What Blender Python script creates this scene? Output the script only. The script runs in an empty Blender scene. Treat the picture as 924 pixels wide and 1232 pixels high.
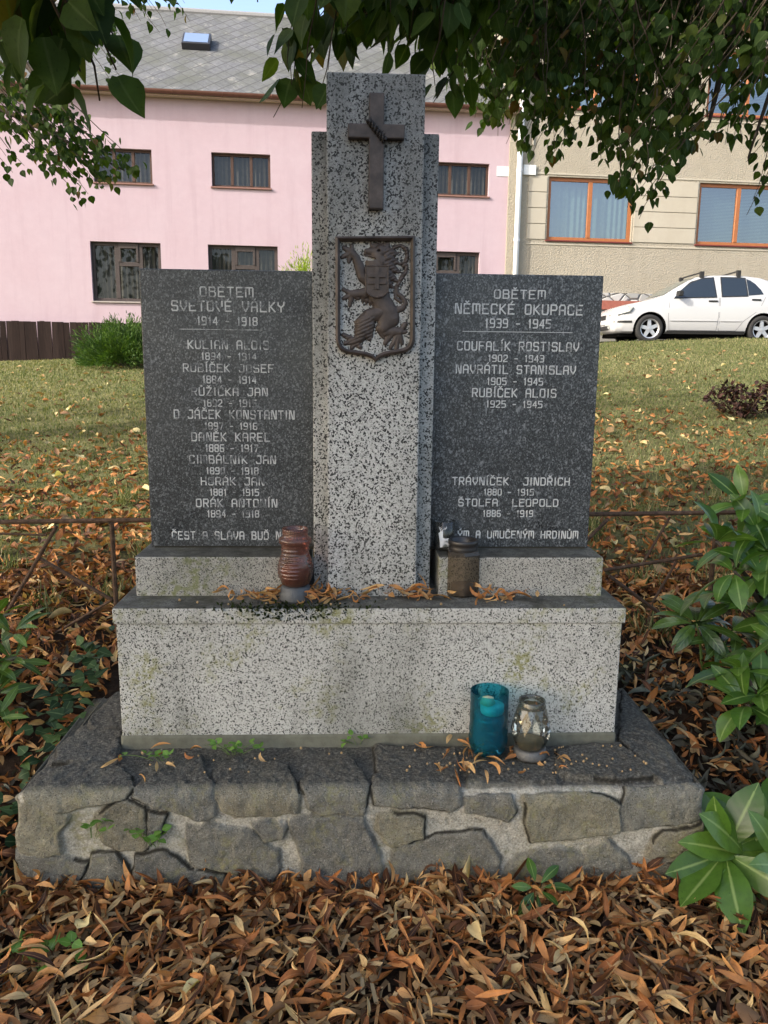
import bpy, bmesh, math, random
import numpy as np
from mathutils import Vector, Matrix
rad = math.radians
rng = np.random.default_rng(7)
random.seed(7)
S = bpy.context.scene
COL = S.collection

# ------------------------------------------------------------------ camera
CAM = np.array([-.024, -1.733, 1.3]); PITCH, YAW, ROLL, FPX = .183, .039, .011, 925.0
_cp, _sp, _cy, _sy = math.cos(PITCH), math.sin(PITCH), math.cos(YAW), math.sin(YAW)
FW = np.array([_sy*_cp, _cy*_cp, -_sp]); _r0 = np.array([_cy, -_sy, 0.0]); _u0 = np.cross(_r0, FW)
RT = math.cos(ROLL)*_r0 + math.sin(ROLL)*_u0
UP = -math.sin(ROLL)*_r0 + math.cos(ROLL)*_u0
cam = bpy.data.cameras.new('camera'); camo = bpy.data.objects.new('camera', cam); COL.objects.link(camo)
camo.matrix_world = Matrix(((RT[0], UP[0], -FW[0], CAM[0]), (RT[1], UP[1], -FW[1], CAM[1]), (RT[2], UP[2], -FW[2], CAM[2]), (0, 0, 0, 1)))
cam.sensor_fit = 'HORIZONTAL'; cam.sensor_width = 36; cam.lens = FPX/924*36
cam.clip_start = .05; cam.clip_end = 500
S.camera = camo
# ------------------------------------------------------------------ sky, sun, exposure
SUN_DIR = Vector((-.74, -.40, .52)).normalized()
sun_el = math.asin(SUN_DIR.z); sun_az = math.atan2(SUN_DIR.x, SUN_DIR.y)
W = bpy.data.worlds.new('World'); S.world = W; W.use_nodes = True
wn = W.node_tree.nodes; bg = wn['Background']
sky = wn.new('ShaderNodeTexSky'); sky.sky_type = 'NISHITA'; sky.sun_disc = False
sky.sun_elevation = sun_el; sky.sun_rotation = sun_az; sky.air_density = 1.0; sky.dust_density = 3.5; sky.ozone_density = .3
W.node_tree.links.new(sky.outputs[0], bg.inputs[0]); bg.inputs[1].default_value = .15
sl = bpy.data.lights.new('sun', 'SUN'); sl.energy = 2.0; sl.angle = rad(.8); sl.color = (1, .95, .87)
so = bpy.data.objects.new('sun', sl); COL.objects.link(so)
so.rotation_euler = (-SUN_DIR).to_track_quat('-Z', 'Y').to_euler()
S.view_settings.view_transform = 'Standard'; S.view_settings.look = 'None'
S.view_settings.exposure = 1.6; S.view_settings.gamma = 1
S.cycles.max_bounces = 8; S.cycles.transparent_max_bounces = 12
S.cycles.sample_clamp_indirect = 4

# ------------------------------------------------------------------ pixel -> world helpers
def ray(px, py): return FW + RT*(px-462)/FPX - UP*(py-616)/FPX
def dep(px, py, d): return CAM + ray(px, py)*d
def on_plane(px, py, n, p):
    n = np.array(n, float); d = ray(px, py)
    return CAM + d*(((np.array(p, float)-CAM) @ n)/(d @ n))
def on_y(px, py, y): return on_plane(px, py, (0, 1, 0), (0, y, 0))
def on_z(px, py, z): return on_plane(px, py, (0, 0, 1), (0, 0, z))
def project(P):
    v = np.asarray(P, float)-CAM; z = v @ FW
    return 462+FPX*(v @ RT)/z, 616-FPX*(v @ UP)/z, z

# ------------------------------------------------------------------ object helpers
def tag(o, label=None, cat=None, group=None, kind=None):
    if label: o['label'] = label
    if cat: o['category'] = cat
    if group: o['group'] = group
    if kind: o['kind'] = kind
    return o
def thing(name, loc=(0, 0, 0), rz=0, label=None, cat=None, group=None):
    o = bpy.data.objects.new(name, None); COL.objects.link(o); o.location = loc; o.rotation_euler = (0, 0, rz)
    o.empty_display_size = .1
    return tag(o, label, cat, group)
def copy_tree(o, parent=None):
    c = o.copy(); COL.objects.link(c); c.parent = parent
    for ch in [x for x in list(COL.objects) if x.parent == o]: copy_tree(ch, c)
    return c
class MB:
    def __init__(s): s.v = []; s.f = []; s.m = []
    def add(s, vs, fs, mi=0):
        b = len(s.v); s.v += [tuple(map(float, v)) for v in vs]; s.f += [tuple(i+b for i in f) for f in fs]; s.m += [mi]*len(fs); return s
    def box(s, a, b, mi=0):
        x0, y0, z0 = a; x1, y1, z1 = b
        return s.add([(x0, y0, z0), (x1, y0, z0), (x1, y1, z0), (x0, y1, z0), (x0, y0, z1), (x1, y0, z1), (x1, y1, z1), (x0, y1, z1)],
                     [(3, 2, 1, 0), (4, 5, 6, 7), (0, 1, 5, 4), (1, 2, 6, 5), (2, 3, 7, 6), (3, 0, 4, 7)], mi)
    def tube(s, pts, r, n=8, mi=0, cap=True):
        pts = [Vector(p) for p in pts]; rs = r if hasattr(r, '__len__') else [r]*len(pts); vs = []; fs = []
        t0 = (pts[1]-pts[0]).normalized(); a = t0.orthogonal().normalized()
        for i, p in enumerate(pts):
            t = ((pts[min(i+1, len(pts)-1)]-pts[max(i-1, 0)])).normalized()
            a = (a-t*a.dot(t)).normalized(); b = t.cross(a)
            for k in range(n):
                q = 2*math.pi*k/n; vs.append(p+(a*math.cos(q)+b*math.sin(q))*rs[i])
        for i in range(len(pts)-1):
            for k in range(n): fs.append((i*n+k, i*n+(k+1) % n, (i+1)*n+(k+1) % n, (i+1)*n+k))
        if cap: fs.append(tuple(range(n))[::-1]); fs.append(tuple(range((len(pts)-1)*n, len(pts)*n)))
        return s.add(vs, fs, mi)
    def lathe(s, prof, n=32, mi=0, c=(0, 0, 0), fn=None):
        vs = []; fs = []
        for i, (r, z) in enumerate(prof):
            for k in range(n):
                q = 2*math.pi*k/n; rr = r*(fn(q, z) if fn else 1)
                vs.append((c[0]+rr*math.cos(q), c[1]+rr*math.sin(q), c[2]+z))
        for i in range(len(prof)-1):
            for k in range(n): fs.append((i*n+k, i*n+(k+1) % n, (i+1)*n+(k+1) % n, (i+1)*n+k))
        return s.add(vs, fs, mi)
    def prism(s, poly, y0, y1, mi=0):            # polygon in x,z extruded along y
        n = len(poly)
        return s.add([(x, y0, z) for x, z in poly]+[(x, y1, z) for x, z in poly],
                     [tuple(range(n)), tuple(range(n, 2*n))[::-1]]+[(i, i+n, (i+1) % n+n, (i+1) % n) for i in range(n)], mi)
    def build(s, name, mats, parent=None, smooth=False, bevel=0, seg=2, loc=None):
        me = bpy.data.meshes.new(name); me.from_pydata(s.v, [], s.f)
        for m in (mats if isinstance(mats, (list, tuple)) else [mats]): me.materials.append(m)
        for p, mi in zip(me.polygons, s.m): p.material_index = mi; p.use_smooth = smooth
        if bevel:
            bm = bmesh.new(); bm.from_mesh(me); bmesh.ops.remove_doubles(bm, verts=bm.verts, dist=1e-5)
            bmesh.ops.recalc_face_normals(bm, faces=bm.faces)
            es = [e for e in bm.edges if len(e.link_faces) == 2 and e.calc_face_angle() > .5]
            bmesh.ops.bevel(bm, geom=es, offset=bevel, segments=seg, affect='EDGES', profile=.6); bm.to_mesh(me); bm.free()
        o = bpy.data.objects.new(name, me); COL.objects.link(o)
        if parent: o.parent = parent
        if loc is not None: o.location = loc
        return o
def np_mesh(name, V, F, mats, parent=None, attrs=None, smooth=True, mi=None):
    """V (n,3), F (m,k) arrays -> one mesh object; attrs: dict name -> per-vertex floats"""
    V = np.ascontiguousarray(V, np.float32); F = np.ascontiguousarray(F, np.int32); m, k = F.shape
    me = bpy.data.meshes.new(name); me.vertices.add(len(V)); me.vertices.foreach_set('co', V.ravel())
    me.loops.add(m*k); me.loops.foreach_set('vertex_index', F.ravel())
    me.polygons.add(m); me.polygons.foreach_set('loop_start', np.arange(0, m*k, k, dtype=np.int32))
    for a, d in (attrs or {}).items():
        at = me.attributes.new(a, 'FLOAT', 'POINT'); at.data.foreach_set('value', np.ascontiguousarray(d, np.float32))
    if mi is not None: me.polygons.foreach_set('material_index', np.ascontiguousarray(mi, np.int32))
    me.update(calc_edges=True); me.validate()
    me.polygons.foreach_set('use_smooth', np.full(m, smooth))
    for mm in (mats if isinstance(mats, (list, tuple)) else [mats]): me.materials.append(mm)
    o = bpy.data.objects.new(name, me); COL.objects.link(o)
    if parent: o.parent = parent
    return o

# value noise in numpy
def vnoise(x, y, seed=0):
    xi = np.floor(x).astype(np.int64); yi = np.floor(y).astype(np.int64); fx = x-xi; fy = y-yi
    def h(a, b):
        n = (a*374761393+b*668265263+seed*144269) & 0x7fffffff
        n = ((n ^ (n >> 13))*1274126177) & 0x7fffffff
        return ((n ^ (n >> 16)) & 0xffff)/65535.0
    u = fx*fx*(3-2*fx); v = fy*fy*(3-2*fy)
    return (h(xi, yi)*(1-u)+h(xi+1, yi)*u)*(1-v)+(h(xi, yi+1)*(1-u)+h(xi+1, yi+1)*u)*v
def fbm(x, y, o=4, seed=0):
    x = np.asarray(x, float); y = np.asarray(y, float); t = 0; a = .5
    for i in range(o): t = t+a*(vnoise(x*2**i, y*2**i, seed+i)-.5); a *= .5
    return t

# ------------------------------------------------------------------ materials
class Mat:
    def __init__(s, name, rough=.8, spec=.3, metal=0):
        s.m = bpy.data.materials.new(name); s.m.use_nodes = True; s.t = s.m.node_tree; s.n = s.t.nodes
        s.b = s.n['Principled BSDF']; s.b.inputs['Roughness'].default_value = rough
        s.b.inputs['Specular IOR Level'].default_value = spec; s.b.inputs['Metallic'].default_value = metal
        s.co = s.n.new('ShaderNodeTexCoord').outputs['Object']
    def link(s, a, b): s.t.links.new(a, b)
    def noise(s, scale, detail=3, rough=.55, out='Fac', vec=None, dist=0):
        n = s.n.new('ShaderNodeTexNoise'); n.inputs['Scale'].default_value = scale; n.inputs['Detail'].default_value = detail
        n.inputs['Roughness'].default_value = rough; n.inputs['Distortion'].default_value = dist
        s.link(vec or s.co, n.inputs['Vector']); return n.outputs[out]
    def voro(s, scale, out='Distance', feature='F1', vec=None, rand=1):
        n = s.n.new('ShaderNodeTexVoronoi'); n.feature = feature; n.inputs['Scale'].default_value = scale; n.inputs['Randomness'].default_value = rand
        s.link(vec or s.co, n.inputs['Vector']); return n.outputs[out]
    def mapv(s, scale=(1, 1, 1), rot=(0, 0, 0), loc=(0, 0, 0)):
        n = s.n.new('ShaderNodeMapping'); n.inputs['Scale'].default_value = scale; n.inputs['Rotation'].default_value = rot; n.inputs['Location'].default_value = loc
        s.link(s.co, n.inputs['Vector']); return n.outputs[0]
    def ramp(s, fac, stops, interp='LINEAR'):
        n = s.n.new('ShaderNodeValToRGB'); r = n.color_ramp; r.interpolation = interp
        while len(r.elements) < len(stops): r.elements.new(.5)
        for e, (p, c) in zip(r.elements, stops):
            e.position = p; e.color = (c, c, c, 1) if not hasattr(c, '__len__') else (*c, 1)
        s.link(fac, n.inputs[0]); return n.outputs[0]
    def mix(s, fac, a, b, mode='MIX'):
        n = s.n.new('ShaderNodeMix'); n.data_type = 'RGBA'; n.blend_type = mode
        for v, i in ((fac, 0), (a, 6), (b, 7)):
            if hasattr(v, 'is_output'): s.link(v, n.inputs[i])
            elif i == 0: n.inputs[0].default_value = v
            else: n.inputs[i].default_value = (v, v, v, 1) if not hasattr(v, '__len__') else (*v, 1)
        return n.outputs[2]
    def math(s, op, a, b=0):
        n = s.n.new('ShaderNodeMath'); n.operation = op
        for v, i in ((a, 0), (b, 1)):
            if hasattr(v, 'is_output'): s.link(v, n.inputs[i])
            else: n.inputs[i].default_value = v
        return n.outputs[0]
    def attr(s, name, out='Fac'):
        n = s.n.new('ShaderNodeAttribute'); n.attribute_name = name; return n.outputs[out]
    def normz(s):
        g = s.n.new('ShaderNodeNewGeometry'); x = s.n.new('ShaderNodeSeparateXYZ'); s.link(g.outputs['True Normal'], x.inputs[0]); return x.outputs[2]
    def pos(s, i):
        x = s.n.new('ShaderNodeSeparateXYZ'); s.link(s.co, x.inputs[0]); return x.outputs[i]
    def col(s, c):
        if hasattr(c, 'is_output'): s.link(c, s.b.inputs['Base Color'])
        else: s.b.inputs['Base Color'].default_value = (*c, 1)
        return s
    def bump(s, h, strength=.4, dist=.005):
        n = s.n.new('ShaderNodeBump'); n.inputs['Strength'].default_value = strength; n.inputs['Distance'].default_value = dist
        s.link(h, n.inputs['Height']); s.link(n.outputs[0], s.b.inputs['Normal']); return s
    def rough(s, v): s.link(v, s.b.inputs['Roughness']); return s
def simple(name, c, rough=.6, spec=.3, metal=0, var=.25, vs=20, bump=0, bs=80):
    M = Mat(name, rough, spec, metal)
    f = M.noise(vs, 4)
    M.col(M.mix(f, tuple(x*(1-var) for x in c), tuple(min(1, x*(1+var)) for x in c)))
    if bump: M.bump(M.noise(bs, 3), bump, .003)
    return M.m
def grime_mix(M, c, top=True):
    """patchy dark weather film, lichen, and soil lying on the level ledges"""
    st = M.ramp(M.noise(3.2, 6, .65, vec=M.mapv((1, 1, .45))), [(.47, 0), (.68, .75)])
    c = M.mix(st, c, M.mix(.72, c, (.05, .055, .04)))
    ru = M.math('MULTIPLY', M.ramp(M.noise(16, 4, .6, vec=M.mapv((1, 1, .07))), [(.52, 0), (.72, .5)]), M.ramp(M.noise(2.2, 3), [(.4, .2), (.65, 1)]))
    c = M.mix(ru, c, M.mix(.5, c, (.06, .06, .045)))
    c = M.mix(M.ramp(M.noise(1.1, 4), [(.4, 0), (.7, .35)]), c, M.mix(.6, c, (.14, .135, .11)))
    if top:
        up = M.ramp(M.normz(), [(.4, 0), (.8, 1)])
        so_ = M.math('MULTIPLY', up, M.ramp(M.noise(14, 4), [(.2, .55), (.6, .95)]))
        c = M.mix(so_, c, M.ramp(M.noise(60, 3), [(.3, (.018, .018, .013)), (.6, (.05, .047, .034)), (.8, (.10, .095, .07))]))
    return c
def granite(name, scale, dark, light, thr, grime=True, lich=None, up=0):
    M = Mat(name, .78, .3)
    wv = M.n.new('ShaderNodeVectorMath'); wv.operation = 'MULTIPLY_ADD'; M.link(M.noise(scale*1.6, 2, .6, 'Color'), wv.inputs[0]); wv.inputs[1].default_value = (.9/scale,)*3; M.link(M.co, wv.inputs[2])
    vg = M.voro(scale*1.15, 'Color', vec=wv.outputs[0]); sg = M.n.new('ShaderNodeSeparateColor'); M.link(vg, sg.inputs[0])
    v1 = M.math('ADD', M.math('MULTIPLY', sg.outputs[2], .55), M.math('MULTIPLY', M.noise(scale*.45, 2), .35))
    v2 = M.voro(scale*1.25, 'Color', vec=wv.outputs[0])
    sep = M.n.new('ShaderNodeSeparateColor'); M.link(v2, sep.inputs[0])
    base = M.ramp(sep.outputs[0], [(0, tuple(x*.62 for x in light)), (.35, tuple(x*.85 for x in light)), (1, light)])
    c = M.mix(M.ramp(v1, [(thr, 0), (thr+.035, 1)]), base, M.mix(sep.outputs[1], dark, tuple(x*2.2 for x in dark)))
    fine = M.noise(scale*3, 2)
    c = M.mix(M.ramp(fine, [(.56, 0), (.62, .6)]), c, dark)
    if lich:
        lm = M.math('MULTIPLY', M.ramp(M.noise(5, 5, .7), [(.52, 0), (.64, 1)]), M.ramp(M.noise(55, 3), [(.42, 0), (.56, .8)]))
        c = M.mix(lm, c, lich)
    if up:      # streaky dark weathering on the upper pillar, with canopy shade painted into it
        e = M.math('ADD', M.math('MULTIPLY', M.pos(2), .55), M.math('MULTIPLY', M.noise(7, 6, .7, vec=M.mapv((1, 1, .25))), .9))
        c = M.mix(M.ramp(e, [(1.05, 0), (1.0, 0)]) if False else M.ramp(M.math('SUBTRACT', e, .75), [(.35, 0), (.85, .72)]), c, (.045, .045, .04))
    if grime: c = grime_mix(M, c)
    M.col(c); M.bump(fine, .25, .002)
    return M.m
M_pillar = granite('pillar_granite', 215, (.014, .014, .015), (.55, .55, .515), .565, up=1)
M_plinth = granite('plinth_granite', 300, (.018, .019, .018), (.54, .535, .49), .60, lich=(.20, .20, .06))
M_slabbase = granite('slab_base_granite', 330, (.03, .03, .028), (.42, .41, .365), .59, lich=(.16, .17, .06))
def tablet_mat(name, fl):
    M = Mat(name, .33, .5)
    v = M.voro(300, 'Color', vec=M.mapv((1, 1, .8), (0, .5, 0))); sp = M.n.new('ShaderNodeSeparateColor'); M.link(v, sp.inputs[0])
    c = M.ramp(sp.outputs[0], [(0, (.005, .0065, .008)), (.45, (.017, .020, .022)), (.75, (.052, .058, .060)), (1, (.15, .16, .163))])
    c = M.mix(M.ramp(M.noise(380, 2), [(.5, 0), (.65, .6)]), c, (.085, .092, .095))
    f2 = M.noise(95, 2, .5, vec=M.mapv((1, 1, .6), (0, .35, 0)))
    c = M.mix(M.ramp(f2, [(.68-fl*.02, 0), (.76-fl*.02, .7)]), c, (.22, .235, .24))
    d = M.ramp(M.noise(2.6, 5, .7), [(.48, 0), (.8, .3)])
    c = M.mix(d, c, (.10, .105, .10))
    M.col(c); M.rough(M.ramp(M.noise(9, 5), [(.3, .26), (.7, .5)]))
    return M.m
M_tabL = tablet_mat('dark_granite_fine', 0); M_tabR = tablet_mat('dark_granite_flecked', 2.4)
def letter_mat(name, lo, hi):
    M = Mat(name, .6, .3)
    w = M.ramp(M.noise(30, 5, .7), [(lo, .12), (hi, .95)])
    c = M.mix(M.noise(240, 2), (.36, .37, .36), (.68, .69, .67))
    M.col(M.mix(w, (.06, .066, .07), c)); return M.m
M_letterL = letter_mat('worn_grey_letters', .39, .53); M_letterR = letter_mat('silver_letters', .33, .46)
def bronze():
    M = Mat('weathered_bronze', .5, .4, .25)
    n = M.noise(30, 5, .65)
    c = M.ramp(n, [(.3, (.038, .030, .026)), (.55, (.072, .055, .046)), (.8, (.115, .092, .078))])
    M.col(c); M.bump(M.noise(260, 3), .35, .001); return M.m
M_bronze = bronze()
def stone_mat():
    M = Mat('rubble_stone', .88, .2)
    sid = M.attr('stone'); hv = M.attr('hue'); up = M.attr('top')
    n = M.noise(22, 7, .7); fine = M.noise(190, 4, .7)
    st = M.ramp(M.math('ADD', M.math('MULTIPLY', n, .7), M.math('MULTIPLY', fine, .3)),
                [(.34, (.105, .102, .088)), (.5, (.205, .20, .170)), (.66, (.34, .33, .275))])
    lay = M.noise(26, 5, .75, vec=M.mapv((1, 1, 3.2), (0, .25, 0)), dist=.6)
    st = M.mix(M.ramp(lay, [(.36, .0), (.52, .55), (.54, .1), (.7, .6)]), st, M.mix(fine, (.05, .048, .04), (.30, .285, .23)))
    st = M.mix(.75, st, M.ramp(hv, [(0, (.74, .76, .80)), (.2, (1.15, 1.08, .90)), (.4, (.95, .97, .95)), (.6, (1.25, 1.2, 1.0)), (.8, (.85, .86, .86)), (1, (1.1, 1.12, .92))], 'CONSTANT'), 'MULTIPLY')
    st = M.mix(M.ramp(M.noise(300, 2), [(.58, 0), (.66, .6)]), st, (.38, .37, .33)); st = M.mix(M.ramp(M.noise(240, 2), [(.60, 0), (.68, .7)]), st, (.03, .03, .026))
    mo = M.ramp(M.math('ADD', M.math('MULTIPLY', fine, .6), M.math('MULTIPLY', n, .4)), [(.36, (.20, .188, .15)), (.48, (.42, .40, .33)), (.60, (.64, .61, .52))])
    c = M.mix(sid, mo, st)
    li = M.math('MULTIPLY', M.ramp(M.noise(8, 5, .7), [(.50, 0), (.64, 1)]), M.ramp(M.noise(70, 4), [(.4, 0), (.6, .7)]))
    c = M.mix(li, c, (.26, .25, .12))
    # soil, soot and lichen lying on the level top
    tp = M.math('MULTIPLY', up, M.ramp(M.noise(10, 5), [(.2, .75), (.6, 1)]))
    c = M.mix(tp, c, M.ramp(M.noise(120, 4, .75), [(.38, (.042, .041, .036)), (.52, (.092, .088, .075)), (.64, (.18, .172, .145)), (.75, (.32, .31, .25))]))
    c = M.mix(M.ramp(M.attr('crack'), [(.25, 0), (.8, .92)]), c, (.02, .018, .013))
    M.col(c); M.bump(M.math('ADD', fine, M.math('MULTIPLY', M.noise(420, 3), .6)), 1.0, .009); return M.m
M_stone = stone_mat()
def rust(): 
    M = Mat('rusty_iron', .85, .2)
    M.col(M.ramp(M.noise(60, 5, .7), [(.3, (.035, .024, .018)), (.55, (.085, .052, .033)), (.75, (.14, .10, .075))])); M.bump(M.noise(200, 4), .5, .002); return M.m
M_rust = rust()
# leaves: 'rnd' per leaf, 'mid' = 0 on the midrib .. 1 at the edge, 'len' = 0 base .. 1 tip
def leaf_mat(name, stops, trans=.3, rough=.5, spec=.35, midc=None, vein=0, holes=False):
    M = Mat(name, rough, spec)
    c = M.ramp(M.attr('rnd'), stops)
    c = M.mix(M.ramp(M.noise(35, 4), [(.35, 0), (.7, .35)]), c, tuple(x*.45 for x in stops[0][1]))
    c = M.mix(M.ramp(M.noise(150, 3, .7), [(.60, 0), (.70, .5)]), c, tuple(x*.5 for x in stops[0][1]))
    if midc: c = M.mix(M.ramp(M.attr('mid'), [(.02, .75), (.13, 0)]), c, midc)
    if vein:
        w = M.math('SINE', M.math('MULTIPLY', M.math('SUBTRACT', M.attr('len'), M.math('MULTIPLY', M.attr('mid'), .16)), 50))
        M.bump(w, vein, .002)
    M.col(c)
    if trans:
        tr = M.n.new('ShaderNodeBsdfTranslucent'); mx = M.n.new('ShaderNodeMixShader'); mx.inputs[0].default_value = trans
        M.link(M.mix(1, c, (1.5, 1.6, .55), 'MULTIPLY'), tr.inputs[0])
        M.link(M.b.outputs[0], mx.inputs[1]); M.link(tr.outputs[0], mx.inputs[2]); M.link(mx.outputs[0], M.n['Material Output'].inputs[0])
    return M.m
M_lime = leaf_mat('linden_leaf', [(0, (.017, .036, .006)), (.5, (.031, .060, .009)), (.85, (.050, .084, .014)), (.95, (.07, .098, .016)), (1, (.13, .065, .025))], .42, .62, .14, (.07, .10, .03), .06)
M_litter = leaf_mat('fallen_leaf', [(0, (.035, .015, .008)), (.18, (.11, .042, .016)), (.38, (.30, .110, .033)), (.60, (.46, .20, .066)), (.82, (.56, .33, .135)), (1, (.58, .44, .22))], .15, .65, .25, (.30, .15, .07))
M_pale = leaf_mat('fallen_leaf_pale', [(0, (.16, .085, .04)), (.35, (.30, .17, .085)), (.7, (.45, .33, .16)), (1, (.60, .52, .26))], .15, .65, .25)
M_dull = leaf_mat('fallen_leaf_grey', [(0, (.035, .03, .02)), (.5, (.085, .075, .055)), (1, (.13, .14, .10))], .1, .7, .2)
M_laurel = leaf_mat('laurel_leaf', [(0, (.032, .078, .011)), (.5, (.062, .138, .018)), (1, (.11, .20, .033))], .28, .30, .45, (.22, .31, .10), .05)
M_dklaurel = leaf_mat('dark_evergreen_leaf', [(0, (.024, .052, .010)), (.6, (.055, .105, .016)), (1, (.095, .16, .028))], .2, .3, .5, (.14, .22, .08), .15)
M_midlaurel = leaf_mat('narrow_laurel_leaf', [(0, (.035, .072, .010)), (.6, (.080, .145, .018)), (1, (.15, .23, .035))], .25, .35, .4, (.18, .27, .09), .1)
M_ivy = leaf_mat('ivy_leaf', [(0, (.014, .034, .012)), (.6, (.030, .062, .020)), (1, (.06, .11, .03))], .15, .6, .2, (.09, .13, .06))
M_seed = leaf_mat('seedling_leaf', [(0, (.09, .20, .03)), (1, (.16, .30, .06))], .3, .45, .3, (.2, .3, .1))
M_juniper = leaf_mat('juniper_needle', [(0, (.022, .055, .012)), (.5, (.045, .095, .018)), (1, (.09, .15, .03))], .2, .6, .2)
M_golden = leaf_mat('golden_conifer_needle', [(0, (.10, .16, .015)), (.5, (.18, .26, .025)), (1, (.28, .34, .04))], .25, .6, .2)
M_dead = leaf_mat('withered_leaf', [(0, (.018, .009, .008)), (.6, (.045, .02, .016)), (1, (.08, .038, .028))], .1, .7, .2)
M_bark = simple('bark', (.055, .045, .035), .9, .15, 0, .5, 14, .6, 40)
M_twig = simple('twig', (.06, .045, .028), .8, .2, 0, .4, 30)
M_gstem = simple('green_stem', (.10, .16, .04), .6, .3)

# ------------------------------------------------------------------ leaf meshes (arrays)
PROF = {'lance': [.10, .62, .98, .92, .58, .03], 'heart': [.35, .95, 1.0, .78, .40, .02], 'ellip': [.08, .55, .92, 1.0, .70, .03],
        'ovate': [.3, .85, 1.0, .82, .5, .02], 'chip': [1, 1, 1, .95, .9, .85], 'ivy': [.5, 1.0, .75, .55, .35, .02], 'needle': [.5, 1, 1, .9, .6, .1]}
def frames(d, nrm):
    d = d/np.linalg.norm(d, axis=1, keepdims=True)
    y = np.cross(nrm, d); y /= np.maximum(np.linalg.norm(y, axis=1, keepdims=True), 1e-6); z = np.cross(d, y)
    return d, y, z
def leaf_arrays(P, D, N, L, Wd, curl, fold, twist, prof='lance', rows=6, rnd=None):
    n = len(P); w = np.interp(np.linspace(0, 1, rows), np.linspace(0, 1, 6), PROF[prof]); t = np.linspace(0, 1, rows)
    L, Wd, curl, fold, twist = [np.broadcast_to(np.asarray(a, float), (n,)) for a in (L, Wd, curl, fold, twist)]
    d, y, z = frames(np.asarray(D, float), np.asarray(N, float))
    ang = curl[:, None]*(t[None]-.25); st = L[:, None]/(rows-1)
    cx = np.concatenate([np.zeros((n, 1)), np.cumsum(np.cos(ang[:, :-1])*st, 1)], 1); cz = np.concatenate([np.zeros((n, 1)), np.cumsum(np.sin(ang[:, :-1])*st, 1)], 1)
    V = np.zeros((n, rows, 3, 3))
    tw = twist[:, None]*t[None]
    for k, sgn in enumerate((-1, 0, 1)):
        a = sgn*w[None]*Wd[:, None]/2; f = fold[:, None]
        ly = a*np.cos(f); lz = np.abs(a)*np.sin(f)
        yy = ly*np.cos(tw)-lz*np.sin(tw); zz = ly*np.sin(tw)+lz*np.cos(tw)
        lx = cx-zz*np.sin(ang); lzz = cz+zz*np.cos(ang)
        V[:, :, k] = np.asarray(P, float)[:, None]+lx[..., None]*d[:, None]+yy[..., None]*y[:, None]+lzz[..., None]*z[:, None]
    F = []
    for r_ in range(rows-1):
        for k in (0, 1): F.append((r_*3+k, r_*3+k+1, r_*3+k+4, r_*3+k+3))
    F = (np.array(F)[None]+np.arange(n)[:, None, None]*rows*3).reshape(-1, 4)
    rnd = rng.random(n) if rnd is None else np.asarray(rnd)
    return V.reshape(-1, 3), F, {'rnd': np.repeat(rnd, rows*3), 'mid': np.tile(np.array([1, 0, 1.]), n*rows), 'len': np.tile(np.repeat(t, 3), n)}
def merge(parts):
    V = []; F = []; A = {}; b = 0
    for v, f, a in parts:
        V.append(v); F.append(f+b); b += len(v)
        for k in a: A.setdefault(k, []).append(a[k])
    return np.concatenate(V), np.concatenate(F), {k: np.concatenate(x) for k, x in A.items()}
def rand_dir(n, zlo=-1, zhi=1):
    z = rng.uniform(zlo, zhi, n); a = rng.uniform(0, 2*np.pi, n); r = np.sqrt(np.maximum(0, 1-z*z))
    return np.stack([r*np.cos(a), r*np.sin(a), z], 1)

def curve_pts(a, c, bend=(0, 0, .1), n=6):
    a = np.array(a); c = np.array(c); m = (a+c)/2+np.array(bend); return [tuple((1-t)**2*a+2*t*(1-t)*m+t*t*c) for t in np.linspace(0, 1, n)]
# ------------------------------------------------------------------ GROUND
HB = .28
def ground_z(x, y):
    x = np.asarray(x, float); y = np.asarray(y, float)
    near = np.interp(y, [-2, 0, .12, .6, 1.2], [0, 0, .03, .26, .30])
    s = .078+(np.clip(x, -9, 8)+8)/14.5*.047
    far = .30+np.minimum(y-1.2, 13.4)*s+np.clip(y-14.6, 0, 4)*np.where(x < 2, .03, .004)
    z = np.where(y < 1.2, near, far)
    far2 = np.clip((y-18)/60, 0, 1)
    b = .03*fbm(x*.8+3, y*.8, 3, 5)*np.clip(y/2, 0, 1)+.012*fbm(x*5, y*5, 2, 9)*np.clip((12-y)/8, 0, 1)
    return z+b
def soil_mat():
    M = Mat('lawn_ground', .95, .1)
    y = M.pos(1)
    g = M.ramp(M.noise(7, 6, .7), [(.3, (.075, .085, .03)), (.5, (.145, .15, .06)), (.7, (.24, .225, .11))])
    g = M.mix(M.ramp(M.noise(.5, 4), [(.4, 0), (.65, .6)]), g, (.17, .14, .06))
    e = M.ramp(M.noise(30, 6, .75), [(.3, (.014, .010, .007)), (.55, (.04, .026, .017)), (.75, (.09, .06, .038))])
    f = M.math('ADD', M.math('MULTIPLY', y, .55), M.math('MULTIPLY', M.noise(1.3, 5, .6), 2.2))
    c = M.mix(M.ramp(M.math('MULTIPLY', f, .25), [(.42, 0), (.62, 1)]), e, g)
    M.col(c); M.bump(M.noise(60, 5, .8), 1.0, .03); return M.m
M_soil = soil_mat()
gx = np.concatenate([np.linspace(-200, -14, 12), np.linspace(-12, -3, 40), np.linspace(-2.9, 2.9, 110), np.linspace(3, 14, 45), np.linspace(16, 200, 12)])
gy = np.concatenate([np.linspace(-120, -4, 10), np.linspace(-3, -.8, 14), np.linspace(-.75, 2.2, 90), np.linspace(2.3, 20, 90), np.linspace(22, 260, 14)])
GX, GY = np.meshgrid(gx, gy); GZ = ground_z(GX, GY)
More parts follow.
